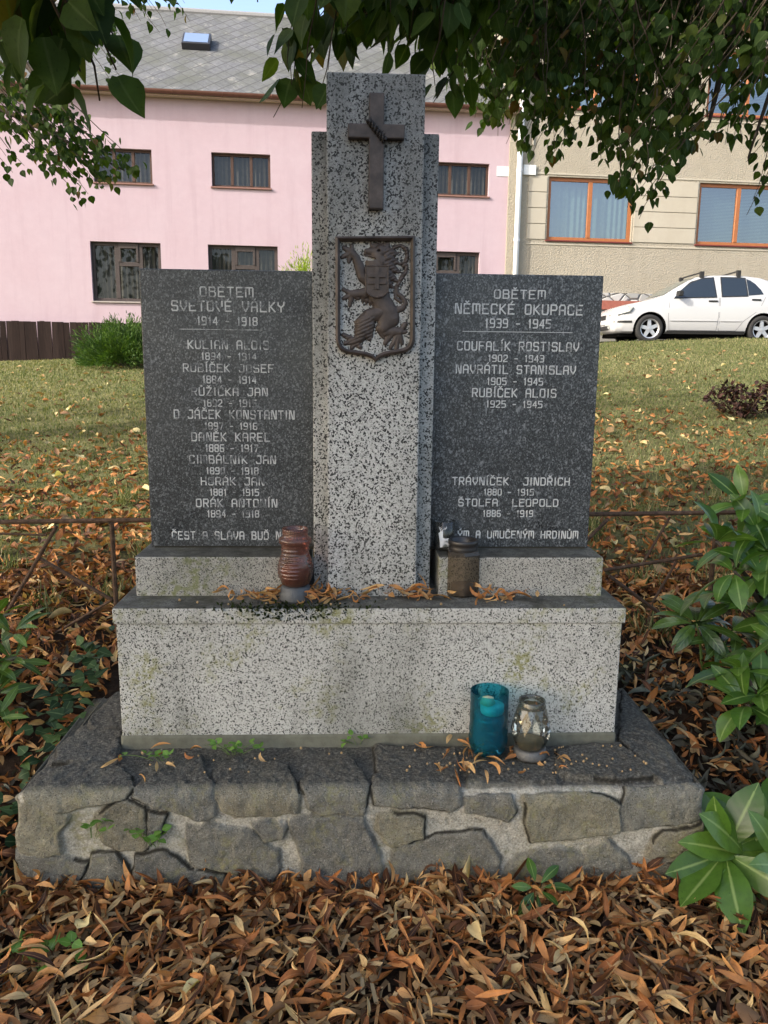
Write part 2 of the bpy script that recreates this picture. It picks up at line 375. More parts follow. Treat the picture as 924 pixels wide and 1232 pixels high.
GF = (np.arange(len(gy)-1)[:, None]*len(gx)+np.arange(len(gx)-1)[None]).reshape(-1, 1)+np.array([[0, 1, len(gx)+1, len(gx)]])
tag(np_mesh('ground', np.stack([GX, GY, GZ], -1).reshape(-1, 3), GF, M_soil), kind='structure')
# road in front of the houses on the right
def asphalt():
    M = Mat('asphalt', .9, .2); M.col(M.ramp(M.noise(90, 4, .7), [(.3, (.045, .044, .042)), (.7, (.10, .098, .092))])); M.bump(M.noise(200, 2), .4, .004); return M.m
rx = np.linspace(.5, 30, 60); ry = np.linspace(14.55, 17.0, 8); RX, RY = np.meshgrid(rx, ry)
RF = (np.arange(7)[:, None]*60+np.arange(59)[None]).reshape(-1, 1)+np.array([[0, 1, 61, 60]])
tag(np_mesh('road', np.stack([RX, RY, ground_z(RX, RY)+.02], -1).reshape(-1, 3), RF, asphalt()), kind='structure')

# grass blades (uncountable)
def grass(n, name):
    y = 1.6+13.0*rng.random(n)**1.25; hw = (y+2)*.72+1.2; x = rng.uniform(-1, 1, n)*hw
    dens = np.clip((y-1.2)/3.0+2.0*fbm(x*1.1, y*1.1, 4, 21), 0.03, 1); k = rng.random(n) < dens; x = x[k]; y = y[k]; n = len(x)
    z = ground_z(x, y); h = rng.uniform(.014, .038, n)*(1+.02*y); w = .0022+.0006*y; a = rng.uniform(0, 6.28, n); l = rng.uniform(0, .9, n)*h; b = rng.uniform(0, 6.28, n)
    P = np.stack([x, y, z], 1); A = np.stack([np.cos(a)*w, np.sin(a)*w, 0*w], 1); T = P+np.stack([np.cos(b)*l, np.sin(b)*l, h], 1)
    V = np.stack([P-A, P+A, T], 1).reshape(-1, 3)
    r_ = np.clip(rng.random(n)*.6+.5*(fbm(x*.45, y*.45, 3, 3)+.5), 0, 1)
    np_o = np_mesh(name, V, np.arange(3*n).reshape(-1, 3), M_grass, attrs={'rnd': np.repeat(r_, 3), 'mid': np.tile([1., 1, .5], n), 'len': np.tile([0., 0, 1], n)}, smooth=False)
    return tag(np_o, 'short green and straw coloured lawn grass behind the memorial', 'grass', kind='stuff')
M_grass = leaf_mat('grass_blade', [(0, (.055, .080, .022)), (.4, (.098, .122, .044)), (.72, (.19, .185, .085)), (1, (.36, .31, .18))], .25, .7, .2)
grass(200000, 'lawn_grass')

# fallen leaves
def lit(P, n, Lr, Wr, tilt=.5, pile=0, mat=None, rnd=None, prof='lance', rows=6, curlr=(-2.6, 3.0), lift=.006):
    a = rng.uniform(0, 6.28, n); D = np.stack([np.cos(a), np.sin(a), rng.normal(0, tilt, n)], 1)
    N = np.stack([rng.normal(0, .5, n), rng.normal(0, .5, n), np.ones(n)], 1)
    P = P+np.array([0, 0, 1])*(rng.random(n)*pile+lift)[:, None]
    return leaf_arrays(P, D, N, rng.uniform(*Lr, n), rng.uniform(*Wr, n), rng.uniform(*curlr, n), rng.uniform(-.1, 1.25, n), rng.normal(0, 1.3, n), prof, rows, rnd)
def in_base(x, y): return (np.abs(x-.009) < .845) & (y > 0.005) & (y < 1.0)
def litter_field(n, xr, yr, **k):
    x = rng.uniform(*xr, n); y = rng.uniform(*yr, n); m = ~in_base(x, y); x = x[m]; y = y[m]
    return lit(np.stack([x, y, ground_z(x, y)], 1), len(x), **k)
front = [litter_field(5000, (-1.5, 1.5), (-.95, .0), Lr=(.045, .105), Wr=(.009, .021), pile=.045, tilt=.42),
         litter_field(900, (-1.5, 1.5), (-.95, .0), Lr=(.05, .08), Wr=(.022, .034), pile=.045, tilt=.4, prof='ovate'),
         litter_field(1500, (-1.5, 1.5), (-.95, .0), Lr=(.03, .07), Wr=(.014, .034), pile=.05, tilt=.22, prof='ellip', curlr=(-.9, 1.1)),
         litter_field(900, (-1.0, 1.0), (-.06, .0), Lr=(.05, .09), Wr=(.012, .022), pile=.05, tilt=.7)]
v, f, a = merge(front)
tag(np_mesh('fallen_leaves', v, f, M_litter, attrs=a), 'thick bed of curled russet fallen leaves in front of the stone base', 'fallen leaves', kind='stuff')
x = rng.uniform(-1.5, 1.5, 7000); y = -.95+.93*rng.random(7000)**1.2; NC = 7000
a_ = rng.uniform(0, 6.28, NC)
v, f, a = leaf_arrays(np.stack([x, y, ground_z(x, y)+rng.random(NC)*.038], 1), np.stack([np.cos(a_), np.sin(a_), rng.normal(0, .25, NC)], 1),
                      np.stack([rng.normal(0, .4, NC), rng.normal(0, .4, NC), np.ones(NC)], 1), rng.uniform(.015, .05, NC), rng.uniform(.005, .015, NC), 0, .1, rng.normal(0, .15, NC), 'chip', 3)
M_chip = leaf_mat('wood_chip', [(0, (.09, .052, .026)), (.5, (.24, .15, .07)), (1, (.46, .33, .17))], 0, .8, .2)
tag(np_mesh('wood_chips', v, f, M_chip, attrs=a, smooth=False), 'brown and tan wood chips mixed into the leaf bed', 'wood chips', kind='stuff')
b = MB()
for i in range(170):
    x = rng.uniform(-1.3, 1.3); y = rng.uniform(-.9, -.03); a0 = rng.uniform(0, 6.28); L = rng.uniform(.05, .17); z = float(ground_z(x, y))+rng.uniform(.015, .05)
    p1 = (x+L*math.cos(a0), y+L*math.sin(a0), z+rng.normal(0, .012)); b.tube(curve_pts((x, y, z), p1, rng.normal(0, .012, 3), 5), np.linspace(.0017, .0008, 5), 5)
tag(b.build('dry_twigs', M_twig), 'thin dry twigs and stalks lying among the fallen leaves', 'twigs', kind='stuff')
# beds beside and behind
side = [litter_field(5200, (-2.6, -.80), (-.1, 1.7), Lr=(.045, .085), Wr=(.012, .026), pile=.04),
        litter_field(5200, (.80, 2.8), (-.1, 1.7), Lr=(.045, .085), Wr=(.012, .026), pile=.04),
        litter_field(2200, (-.85, .85), (1.0, 1.7), Lr=(.045, .085), Wr=(.012, .026), pile=.03)]
n = 29000; y = 1.5+8.5*rng.random(n)**1.7; x = rng.uniform(-1, 1, n)*((y+2)*.74+.8)
k = rng.random(n) < np.clip(1.0-(y-1.5)/4.6+2.2*fbm(x*.7, y*.7, 4, 33), 0.04, 1); x = x[k]; y = y[k]
side.append(lit(np.stack([x, y, ground_z(x, y)], 1), len(x), (.045, .09), (.018, .038), pile=.02, rows=4, prof='ovate', rnd=np.clip(rng.beta(1.4, 2.2, len(x)), 0, 1)))
v, f, a = merge(side)
tag(np_mesh('leaf_litter', v, f, M_litter, attrs=a), 'russet leaf litter thinning out over the lawn behind the memorial', 'leaf litter', kind='stuff')
n = 1400; y = 1.2+11.5*rng.random(n)**1.2; x = rng.uniform(-1, 1, n)*((y+2)*.74+.6)
v, f, a = merge([lit(np.stack([x, y, ground_z(x, y)], 1), n, (.06, .11), (.045, .08), tilt=.25, pile=.02, prof='heart', curlr=(-.8, 1.2)),
                 litter_field(160, (-2.4, 2.4), (-.9, 1.6), Lr=(.05, .08), Wr=(.03, .05), prof='heart', pile=.06, tilt=.3, curlr=(-.8, 1.2))])
tag(np_mesh('pale_fallen_leaves', v, f, M_pale, attrs=a), 'scattered pale yellow fallen linden leaves on grass and litter', 'fallen leaves', kind='stuff')
v, f, a = merge([litter_field(1500, (.86, 2.2), (-.05, .75), Lr=(.05, .10), Wr=(.015, .03), pile=.05),
                 litter_field(250, (-2.0, -.86), (.0, .9), Lr=(.05, .10), Wr=(.015, .03), pile=.04)])
tag(np_mesh('withered_leaf_litter', v, f, M_dull, attrs=a), 'grey green withered leaves lying right of the stone base', 'leaf litter', kind='stuff')

# ------------------------------------------------------------------ MEMORIAL
mem = thing('war_memorial', (0, 0, 0), 0, 'grey granite war memorial with tall cross pillar between two inscribed dark tablets', 'war memorial')
ZP, ZQ, ZT, ZS, ZK = .676, .788, 1.563, 2.025, 1.902
YP, YQ, YT, YK = .231, .344, .46, .394
XB0, XB1 = -.845, .853
# rubble stone base: traced stones on the unrolled front + top
STONES = [
 ('A', [(95,375),(140,345),(250,290),(330,275),(430,290),(490,320),(495,370),(460,405),(330,430),(250,445),(180,440),(100,420)]),
 ('A', [(85,425),(180,440),(250,465),(225,540),(240,600),(170,615),(95,600),(80,560)]),
 ('A', [(62,610),(130,620),(200,625),(335,630),(290,750),(90,775),(60,760)]),
 ('A', [(350,600),(430,600),(490,690),(480,740),(300,750),(345,640)]),
 ('A', [(500,610),(620,600),(700,660),(830,680),(820,740),(560,770),(495,740)]),
 ('A', [(430,420),(470,410),(535,440),(540,590),(440,590),(390,560),(360,470)]),
 ('A', [(548,450),(610,460),(600,530),(548,580)]),
 ('A', [(490,400),(520,360),(590,290),(650,260),(745,250),(770,330),(788,360),(793,465),(770,475),(650,455),(560,425)]),
 ('B', [(-65,210),(-60,150),(20,105),(100,110),(200,130),(238,205),(238,300),(100,305),(0,308),(-40,290),(-62,250)]),
 ('B', [(250,185),(300,155),(400,100),(445,110),(490,180),(512,205),(480,300),(320,295),(285,280),(255,215)]),
 ('B', [(525,160),(580,155),(600,190),(838,195),(840,280),(800,295),(525,270),(520,210)]),
 ('B', [(220,335),(330,310),(480,325),(500,370),(540,450),(560,560),(430,590),(280,580),(250,450)]),
 ('B', [(-157,356),(-100,345),(60,375),(165,440),(170,490),(145,560),(0,525),(-152,486),(-165,420)]),
 ('B', [(75,345),(120,330),(200,345),(185,385),(120,395)]),
 ('B', [(545,315),(620,305),(705,320),(705,395),(590,420),(530,360)]),
 ('B', [(595,440),(700,405),(760,380),(924,370),(980,470),(985,560),(900,600),(590,560)]),
 ('C', [(5,385),(80,372),(165,380),(180,430),(150,465),(100,445),(0,440)]),
 ('C', [(215,385),(300,375),(490,365),(550,410),(545,505),(420,520),(245,545),(215,480)]),
 ('C', [(570,345),(700,345),(870,335),(872,460),(700,480),(560,500),(555,420)]),
 ('C', [(160,620),(250,580),(340,567),(415,590),(405,700),(330,725),(250,720),(140,700)]),
 ('C', [(425,580),(500,545),(570,600),(580,635),(500,645),(420,640)]),
 ('C', [(410,655),(540,655),(830,610),(840,730),(640,750),(500,740),(410,710)]),
 ('C', [(660,540),(700,505),(868,480),(870,560),(780,590),(640,590)]),
 ('A', [(300,110),(380,40),(440,20),(440,150),(330,150)]),
 ('A', [(225,190),(330,155),(440,160),(430,275),(330,270),(190,280)]),
 ('C', [(555,5),(620,50),(720,170),(830,300),(700,335),(620,240),(555,190)]),
 ('C', [(330,215),(550,200),(690,310),(560,330),(330,310)]),
 ('C', [(10,260),(320,240),(320,330),(10,345)]),
 ('B', [(530,60),(820,70),(835,185),(600,185),(530,150)]),
]
ORG = {'A': (0, 830, 3.08), 'B': (280, 880, 3.08), 'C': (560, 830, 2.981)}
def unroll(px, py):
    p = on_y(px, py, 0)
    if p[2] <= HB: return p[0], p[2]
    p = on_z(px, py, HB); return p[0], HB+p[1]
DS = .0032; SMAX = HB+.62
bx = np.arange(XB0, XB1+1e-6, DS); bs = np.arange(-.05, SMAX, DS); BX, BS = np.meshgrid(bx, bs)
wx = BX+.018*fbm(BX*22, BS*22, 3, 41); ws = BS+.018*fbm(BX*22, BS*22, 3, 57)
sdm = np.full(BX.shape, -1.0); sid = np.zeros(BX.shape); hue = np.zeros(BX.shape); tl = np.zeros(BX.shape); tl2 = np.zeros(BX.shape)
for i, (z, poly) in enumerate(STONES):
    ox, oy, sc_ = ORG[z]; P = np.array([unroll(ox+p[0]/sc_, oy+p[1]/sc_) for p in poly])
    m = (BX > P[:, 0].min()-.05) & (BX < P[:, 0].max()+.05) & (BS > P[:, 1].min()-.05) & (BS < P[:, 1].max()+.05)
    X = wx[m]; Y = ws[m]; d = np.full(X.shape, 9.0); ins = np.zeros(X.shape, bool)
    for (ax, ay), (cx, cy) in zip(P, np.roll(P, -1, 0)):
        ex, ey = cx-ax, cy-ay; t = np.clip(((X-ax)*ex+(Y-ay)*ey)/(ex*ex+ey*ey), 0, 1)
        d = np.minimum(d, np.hypot(X-ax-t*ex, Y-ay-t*ey))
        cnd = (ay > Y) != (cy > Y); xin = ax+(Y-ay)*ex/(ey if abs(ey) > 1e-9 else 1e-9); ins ^= cnd & (X < xin)
    sd = np.where(ins, d, -d); cur = sdm[m]; up_ = sd > cur
    cur[up_] = sd[up_]; sdm[m] = cur
    for arr, val in ((hue, rng.random()), (tl, rng.normal(0, .05)), (tl2, rng.normal(0, .05))):
        q = arr[m]; q[up_] = val; arr[m] = q
sdm = sdm+.0025; prof = np.clip((sdm+.004)/.008, 0, 1); prof = np.sqrt(1-(1-prof)**2)
rough_h = .009*fbm(BX*11, BS*11, 3, 71)+.014*fbm(BX*40+2*fbm(BX*9, BS*9, 2, 76), BS*28, 3, 72)+.010*fbm(BX*95, BS*95, 1, 74)
ridge = .012*np.abs(fbm(BX*9+BS*5, BS*4, 3, 75))
h = prof*(.009+tl*.03+tl*.25*fbm(BX*3, BS*3, 2, 78)+rough_h*.7+ridge*.35)+(1-prof)*(-.004+.010*fbm(BX*40, BS*40, 4, 73))
crack = np.exp(-((sdm+.001)/.0030)**2)*(fbm(BX*6, BS*6, 2, 77) > .035); h = h-.005*crack
sid = np.maximum(np.clip((np.abs(BX-.004)-.832)/.004, 0, 1), 0)+np.clip((sdm+.008+.012*fbm(BX*40, BS*40, 2, 79))/.006, 0, 1); sid = np.minimum(sid, 1)
RC = .03                                             # rounded arris
s0 = HB-RC; arc = RC*math.pi/2
th = np.clip((BS-s0)/(2*RC), 0, 1)*math.pi/2
by = np.where(BS < s0, 0, np.where(BS < HB+RC, RC-RC*np.cos(th), BS-HB)); bz = np.where(BS < s0, BS, np.where(BS < HB+RC, HB-RC+RC*np.sin(th), HB))
ny = -np.cos(th); nz = np.sin(th)
edge = np.clip((BX-XB0)/.03, 0, 1)*np.clip((XB1-BX)/.03, 0, 1); edge = 1-np.sqrt(1-(1-np.minimum(edge, 1))**2+1e-9)
jag = (.03*fbm(BS*14, BS*0+3, 4, 81)); bxx = BX+np.where(BX < 0, -1, 1)*jag*np.clip((np.abs(BX)-.70)/.14, 0, 1)
batter = .012*np.clip(1-BS/HB, 0, 1); bxx = bxx+np.where(BX < 0, -1, 1)*batter*np.clip((np.abs(BX)-.5)/.3, 0, 1)
bxx = np.where(BX < 0, bxx+.05*np.clip((BS-HB-.12)/.45, 0, 1)*np.clip((-BX-.6)/.24, 0, 1), bxx)
hh = h-.02*edge
V = np.stack([bxx, by+ny*hh, bz+nz*hh], -1); nb = len(bx); ns = len(bs)
BF = (np.arange(ns-1)[:, None]*nb+np.arange(nb-1)[None]).reshape(-1, 1)+np.array([[0, 1, nb+1, nb]])
topm = np.clip((BS-HB-.005-.02*fbm(BX*9, BS*0, 3, 91))/.03, 0, 1)
# side skirts: extruded border columns
Vl = V[:, 0].copy(); Vr = V[:, -1].copy(); base = V.reshape(-1, 3); nbv = len(base)
sk = []; vs = [base]; cnt = nbv
for cidx, inx in ((0, XB0+.05), (nb-1, XB1-.05)):
    q = V[:, cidx].copy(); q2 = q.copy(); q2[:, 1] = np.maximum(q[:, 1], .05)*0+.62; q2[:, 0] = q[:, 0]; vs.append(q2)
    i0 = np.arange(ns-1)
    fq = np.stack([i0*nb+cidx, (i0+1)*nb+cidx, cnt+i0+1, cnt+i0], 1); sk.append(fq if cidx else fq[:, ::-1]); cnt += ns
Vall = np.concatenate(vs); Fall = np.concatenate([BF]+sk); ext = 2*ns
np_mesh('rubble_base', Vall, Fall, M_stone, mem, {'stone': np.concatenate([sid.ravel(), np.ones(ext)]), 'hue': np.concatenate([hue.ravel(), np.full(ext, .4)]), 'top': np.concatenate([topm.ravel(), np.zeros(ext)]), 'crack': np.concatenate([crack.ravel(), np.zeros(ext)])})

# plinth with coping
PX0, PX1 = -.661, .710
b = MB(); b.box((PX0+.007, YP+.007, HB-.02), (PX1-.007, .80, ZP-.045)); plinth = b.build('plinth', M_plinth, mem, bevel=.004)
b = MB(); b.box((PX0, YP, ZP-.0445), (PX1, .807, ZP)); b.build('coping', M_plinth, mem, bevel=.006)
M_cem = simple('cement_skirt', (.13, .13, .10), .9, .2, 0, .5, 30, .6, 120)
b = MB(); b.box((PX0+.003, YP+.003, HB-.02), (PX1-.003, .6, HB+.035)); b.build('cement_footing', M_cem, mem, bevel=.008)
b = MB(); b.box((-.628, YQ, ZP-.003), (-.158, .70, ZQ)); b.build('tablet_base', M_slabbase, mem, bevel=.006)
b = MB(); b.box((.212, YQ, ZP-.003), (.677, .70, ZQ)); b.build('tablet_base', M_slabbase, mem, bevel=.006)
# pillar: front shaft and wider back slab
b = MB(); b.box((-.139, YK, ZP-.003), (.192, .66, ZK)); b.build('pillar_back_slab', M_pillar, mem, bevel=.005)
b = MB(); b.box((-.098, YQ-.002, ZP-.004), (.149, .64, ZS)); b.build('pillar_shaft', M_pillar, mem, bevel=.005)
def tablet(x0, x1, mat):
    b = MB(); b.box((x0, YT, ZQ-.002), (x1, YT+.10, ZT)); return b.build('tablet', mat, mem, bevel=.003)
tabL = tablet(-.611, -.1395, M_tabL); tabR = tablet(.1925, .665, M_tabR)
M_joint = simple('joint_dirt', (.035, .033, .026), .95, .1)
b = MB(); b.box((-.60, YT-.006, ZQ-.004), (-.14, YT+.01, ZQ+.004)); b.build('mortar_joint', M_joint, mem)
b = MB(); b.box((.195, YT-.006, ZQ-.004), (.655, YT+.01, ZQ+.004)); b.build('mortar_joint', M_joint, mem)

# stroke lettering ------------------------------------------------------
G = {
'A': [[(0,0),(0,.8),(.2,1),(.8,1),(1,.8),(1,0)],[(0,.45),(1,.45)]], 'B': [[(0,0),(0,1),(.8,1),(.95,.85),(.95,.65),(.8,.53),(0,.53)],[(.8,.53),(1,.38),(1,.15),(.85,0),(0,0)]],
'C': [[(1,.85),(.9,1),(.15,1),(0,.85),(0,.15),(.15,0),(.9,0),(1,.15)]], 'D': [[(0,0),(0,1),(.8,1),(1,.8),(1,.2),(.8,0),(0,0)]],
'E': [[(1,1),(0,1),(0,0),(1,0)],[(0,.52),(.8,.52)]], 'F': [[(1,1),(0,1),(0,0)],[(0,.52),(.8,.52)]],
'H': [[(0,0),(0,1)],[(1,0),(1,1)],[(0,.5),(1,.5)]], 'I': [[(.5,0),(.5,1)]], 'J': [[(.35,1),(1,1),(1,.15),(.85,0),(.15,0),(0,.2)]],
'K': [[(0,0),(0,1)],[(.95,1),(.15,.5),(0,.5)],[(.2,.52),(1,0)]], 'L': [[(0,1),(0,0),(1,0)]], 'M': [[(0,0),(0,1),(.9,1),(1,.9),(1,0)],[(.5,1),(.5,.3)]],
'N': [[(0,0),(0,1),(.25,1),(.75,.0)],[(.75,0),(1,0),(1,1)]], 'O': [[(.15,0),(0,.15),(0,.85),(.15,1),(.85,1),(1,.85),(1,.15),(.85,0),(.15,0)]],
'P': [[(0,0),(0,1),(.85,1),(1,.85),(1,.6),(.85,.45),(0,.45)]], 'R': [[(0,0),(0,1),(.85,1),(1,.85),(1,.62),(.85,.48),(0,.48)],[(.5,.48),(1,0)]],
'S': [[(1,.85),(.88,1),(.12,1),(0,.88),(0,.62),(.12,.52),(.88,.5),(1,.38),(1,.12),(.88,0),(.12,0),(0,.15)]], 'T': [[(0,1),(1,1)],[(.5,1),(.5,0)]],
'U': [[(0,1),(0,.15),(.15,0),(.85,0),(1,.15),(1,1)]], 'V': [[(0,1),(0,.5),(.5,0),(1,.5),(1,1)]], 'Y': [[(0,1),(0,.7),(.5,.45),(.5,0)],[(1,1),(1,.7),(.5,.45)]],
'Z': [[(0,1),(1,1),(0,0),(1,0)]], '-': [[(.1,.45),(.9,.45)]],
'0': [[(.15,0),(0,.15),(0,.85),(.15,1),(.85,1),(1,.85),(1,.15),(.85,0),(.15,0)]], '1': [[(.25,.8),(.6,1),(.6,0)]],
'2': [[(0,.85),(.15,1),(.85,1),(1,.85),(1,.6),(0,.12),(0,0),(1,0)]], '3': [[(0,1),(.85,1),(1,.85),(1,.62),(.85,.52),(.3,.52)],[(.85,.52),(1,.38),(1,.15),(.85,0),(0,0)]],
'4': [[(.8,0),(.8,1)],[(.75,1),(0,.3),(1,.3)]], '5': [[(1,1),(0,1),(0,.56),(.85,.56),(1,.42),(1,.15),(.85,0),(0,0)]],
'6': [[(1,1),(.15,1),(0,.85),(0,.15),(.15,0),(.85,0),(1,.15),(1,.4),(.85,.52),(0,.52)]], '7': [[(0,1),(1,1),(.4,0)]],
'8': [[(.15,.52),(0,.65),(0,.88),(.15,1),(.85,1),(1,.88),(1,.65),(.85,.52),(.15,.52),(0,.38),(0,.15),(.15,0),(.85,0),(1,.15),(1,.38),(.85,.52)]],
'9': [[(0,0),(.85,0),(1,.15),(1,.85),(.85,1),(.15,1),(0,.85),(0,.6),(.15,.48),(1,.48)]],
}
ACC = {'Č': ('C', 'v'), 'Ě': ('E', 'v'), 'Ř': ('R', 'v'), 'Š': ('S', 'v'), 'Ž': ('Z', 'v'), 'Ď': ('D', 'v'), 'Á': ('A', '/'), 'É': ('E', '/'), 'Í': ('I', '/'), 'Ý': ('Y', '/'), 'Ů': ('U', 'o')}
def stroke(b, p, q, w, y):
    p = np.array(p); q = np.array(q); d = q-p; L = np.hypot(*d)
    if L < 1e-6: return
    d /= L; n = np.array([-d[1], d[0]])*w/2; p = p-d*w*.4; q = q+d*w*.4
    c = [p-n, q-n, q+n, p+n]
    b.add([(t[0], y, t[1]) for t in c]+[(t[0], y+.004, t[1]) for t in c], [(0, 1, 2, 3), (0, 4, 5, 1), (1, 5, 6, 2), (2, 6, 7, 3), (3, 7, 4, 0)])
def text_line(b, s, x0, x1, z0, z1, wear=0):
    h = z1-z0; wd = {' ': .62, 'I': .22, 'Í': .22, '1': .42, '-': .6, 'M': .82}
    u = [wd.get(c, .66) for c in s]; gap = .38; tot = sum(u)+gap*(len(s)-1); k = (x1-x0)/tot; x = x0; w = h*.145
    for c, cw in zip(s, u):
        g, ac = ACC.get(c, (c, None)); yy = YT-.0012-random.random()*.0003
        if g != ' ':
            for pl in G[g]:
                for p, q in zip(pl, pl[1:]):
                    if random.random() < wear: continue
                    yy -= .00002
                    stroke(b, (x+p[0]*cw*k, z0+p[1]*h), (x+q[0]*cw*k, z0+q[1]*h), w, yy)
            xm = x+cw*k/2
            if ac == 'v' and random.random() > wear:
                stroke(b, (xm-.16*h, z1+.30*h), (xm, z1+.14*h), w*.8, yy-.0003); stroke(b, (xm, z1+.14*h), (xm+.16*h, z1+.30*h), w*.8, yy-.0004)
            if ac == '/' and random.random() > wear: stroke(b, (xm-.05*h, z1+.14*h), (xm+.12*h, z1+.32*h), w*.8, yy-.0003)
            if ac == 'o':
                for i in range(6): stroke(b, (xm+.1*h*math.cos(i*1.047), z1+.24*h+.1*h*math.sin(i*1.047)), (xm+.1*h*math.cos(i*1.047+1.047), z1+.24*h+.1*h*math.sin(i*1.047+1.047)), w*.5, yy-.0003-i*.00002)
        x += (cw+gap)*k
def inscribe(parent, ox, oy, lines, rule):
    b = MB(); cv = lambda a, c: on_y(ox+a/3.42, oy+c/3.42, YT)
    for s, xl, xr, yt, yb, wear in lines:
        p = cv(xl, yb); q = cv(xr, yt); r_ = cv(xr, yb); text_line(b, s, p[0], r_[0], (p[2]+r_[2])/2, q[2], wear)
    p = cv(rule[0], rule[2]); q = cv(rule[1], rule[2]); stroke(b, (p[0], (p[2]+q[2])/2), (q[0], (p[2]+q[2])/2), .0016, YT-.0012)
    return b.build('inscription', M_letterL if parent is tabL else M_letterR, parent)
inscribe(tabL, 150, 310, [('OBĚTEM',312,528,124,160,.03),('SVĚTOVÉ VÁLKY',195,655,184,220,.03),('1914 - 1918',300,545,247,277,.03),
 ('KULIAN ALOIS',262,592,344,375,0),('1894 - 1914',317,540,394,420,0),('RUBÍČEK JOSEF',243,612,441,470,0),('1884 - 1914',322,540,489,516,0),
 ('RŮŽIČKA JAN',277,587,538,567,0),('1892 - 1915',325,541,586,612,0),('D JÁČEK KONSTANTIN',205,697,631,662,0),('1897 - 1916',330,544,681,706,0),
 ('DANĚK KAREL',277,597,723,754,0),('1886 - 1917',333,548,771,798,0),('CIMBÁLNÍK JAN',268,620,816,846,0),('1890 - 1918',337,549,865,890,.04),
 ('HORÁK JAN',316,573,906,935,0),('1881 - 1915',352,551,953,978,0),('ORÁK ANTONÍN',296,626,995,1025,0),('1894 - 1918',341,552,1041,1067,0),
 ('ČEST A SLÁVA BUĎ NAŠIM',197,735,1129,1158,0)], (225, 565, 296))
inscribe(tabR, 510, 310, [('OBĚTEM',290,498,136,168,0),('NĚMECKÉ OKUPACE',130,650,197,232,0),('1939 - 1945',252,520,256,288,0),
 ('COUFALÍK ROSTISLAV',138,635,351,382,0),('1902 - 1943',265,492,403,428,0),('NAVRÁTIL STANISLAV',133,622,447,477,0),('1905 - 1945',260,488,497,523,0),
 ('RUBÍČEK ALOIS',200,542,542,573,0),('1925 - 1945',257,485,591,616,0),('TRÁVNÍČEK  JINDŘICH',118,597,907,935,0),('1880 - 1915',247,450,953,977,0),
 ('ŠTOLFA  LEOPOLD',143,550,995,1022,0),('1886 - 1919',243,447,1041,1065,0),('PADLÝM A UMUČENÝM HRDINŮM',45,632,1126,1153,0)], (160, 610, 306))

# cross on the pillar ------------------------------------------------------
YF = YQ-.002
cpz = lambda px, py: (lambda p: (p[0], p[2]))(on_y(px, py, YF))
(cxl, czt), (cxr, czb) = cpz(444.2, 114.5), cpz(460.8, 253.5); cxm = (cxl+cxr)/2; hw = .019
(axl, azt), (axr, azb) = cpz(418.5, 152), cpz(486.3, 170)
azt = (azt+cpz(486, 151.5)[1])/2
b = MB(); th_ = .022
b.prism([(cxm-hw, czb), (cxm+hw, czb), (cxm+hw, azb), (axr, azb), (axr, azt), (cxm+hw, azt), (cxm+hw, czt), (cxm-hw, czt), (cxm-hw, azt), (axl, azt), (axl, azb), (cxm-hw, azb)], YF-th_, YF+.002)
cross = b.build('cross', M_bronze, mem, bevel=.003)
b = MB(); p0 = cpz(442.5, 147.5); p1 = cpz(463, 173)
for k in range(3):
    pts = []
    for i in range(41):
        t = i/40; q = t*9*math.pi/2+k*2.094; o_ = .0055*math.cos(q); dz = .0055*math.sin(q)
        dx, dzz = p1[0]-p0[0], p1[1]-p0[1]; L = math.hypot(dx, dzz)
        pts.append((p0[0]+dx*t-dzz/L*o_, YF-th_-.003-dz*.8, p0[1]+dzz*t+dx/L*o_))
    b.tube(pts, .0034, 6)
    for i in range(3, 38, 6):
        c = Vector(pts[i]); d = Vector((random.uniform(-1, 1), -.6, random.uniform(-1, 1))).normalized(); b.tube([c, c+d*.012], [.002, .0004], 5)
b.build('thorn_crown', simple('dark_bronze', (.03, .025, .022), .6, .4, .3), cross, smooth=True)

# relief shield with heraldic lion ------------------------------------------
def rz(x, y): return cpz(390+x/6.842, 270+y/6.842)
outer = [(92,105),(748,100)]+[(745,940),(738,985),(715,1025),(680,1050),(640,1062),(560,1072),(500,1085),(455,1105),(424,1135)]+[(395,1108),(350,1088),(280,1075),(200,1066),(160,1055),(125,1030),(103,990),(95,940)]
inner = [(130,140),(710,138)]+[(706,930),(700,965),(685,995),(660,1015),(620,1025),(550,1035),(490,1048),(450,1065),(424,1092)]+[(398,1068),(350,1050),(280,1040),(205,1030),(175,1020),(150,1000),(136,970),(132,930)]
shield = thing('relief_shield'); shield.parent = mem
b = MB(); n = len(outer); O = [rz(*p) for p in outer]; I = [rz(*p) for p in inner]; mid_ = [((a_[0]+c_[0])/2, (a_[1]+c_[1])/2) for a_, c_ in zip(O, I)]
L_ = [[(p[0], YF+.001, p[1]) for p in O], [(p[0], YF-.012, p[1]) for p in O], [(p[0], YF-.018, p[1]) for p in mid_], [(p[0], YF-.012, p[1]) for p in I], [(p[0], YF+.001, p[1]) for p in I]]
b.add(sum(L_, []), [(r_*n+i, r_*n+(i+1) % n, (r_+1)*n+(i+1) % n, (r_+1)*n+i) for r_ in range(4) for i in range(n)])
b.build('shield_frame', M_bronze, shield)
CAPS = []   # (x0,y0,r0,x1,y1,r1)
def chain(*p): CAPS.extend([(*p[i], *p[i+1]) for i in range(len(p)-1)])
chain((470,220,62),(445,250,60),(465,300,64)); chain((400,172,20),(520,172,24)); chain((392,165,14),(380,128,7)); chain((455,160,16),(455,122,8)); chain((520,165,16),(535,126,7)); chain((425,160,9),(420,140,5)); chain((488,160,9),(492,138,5))      # head, crown
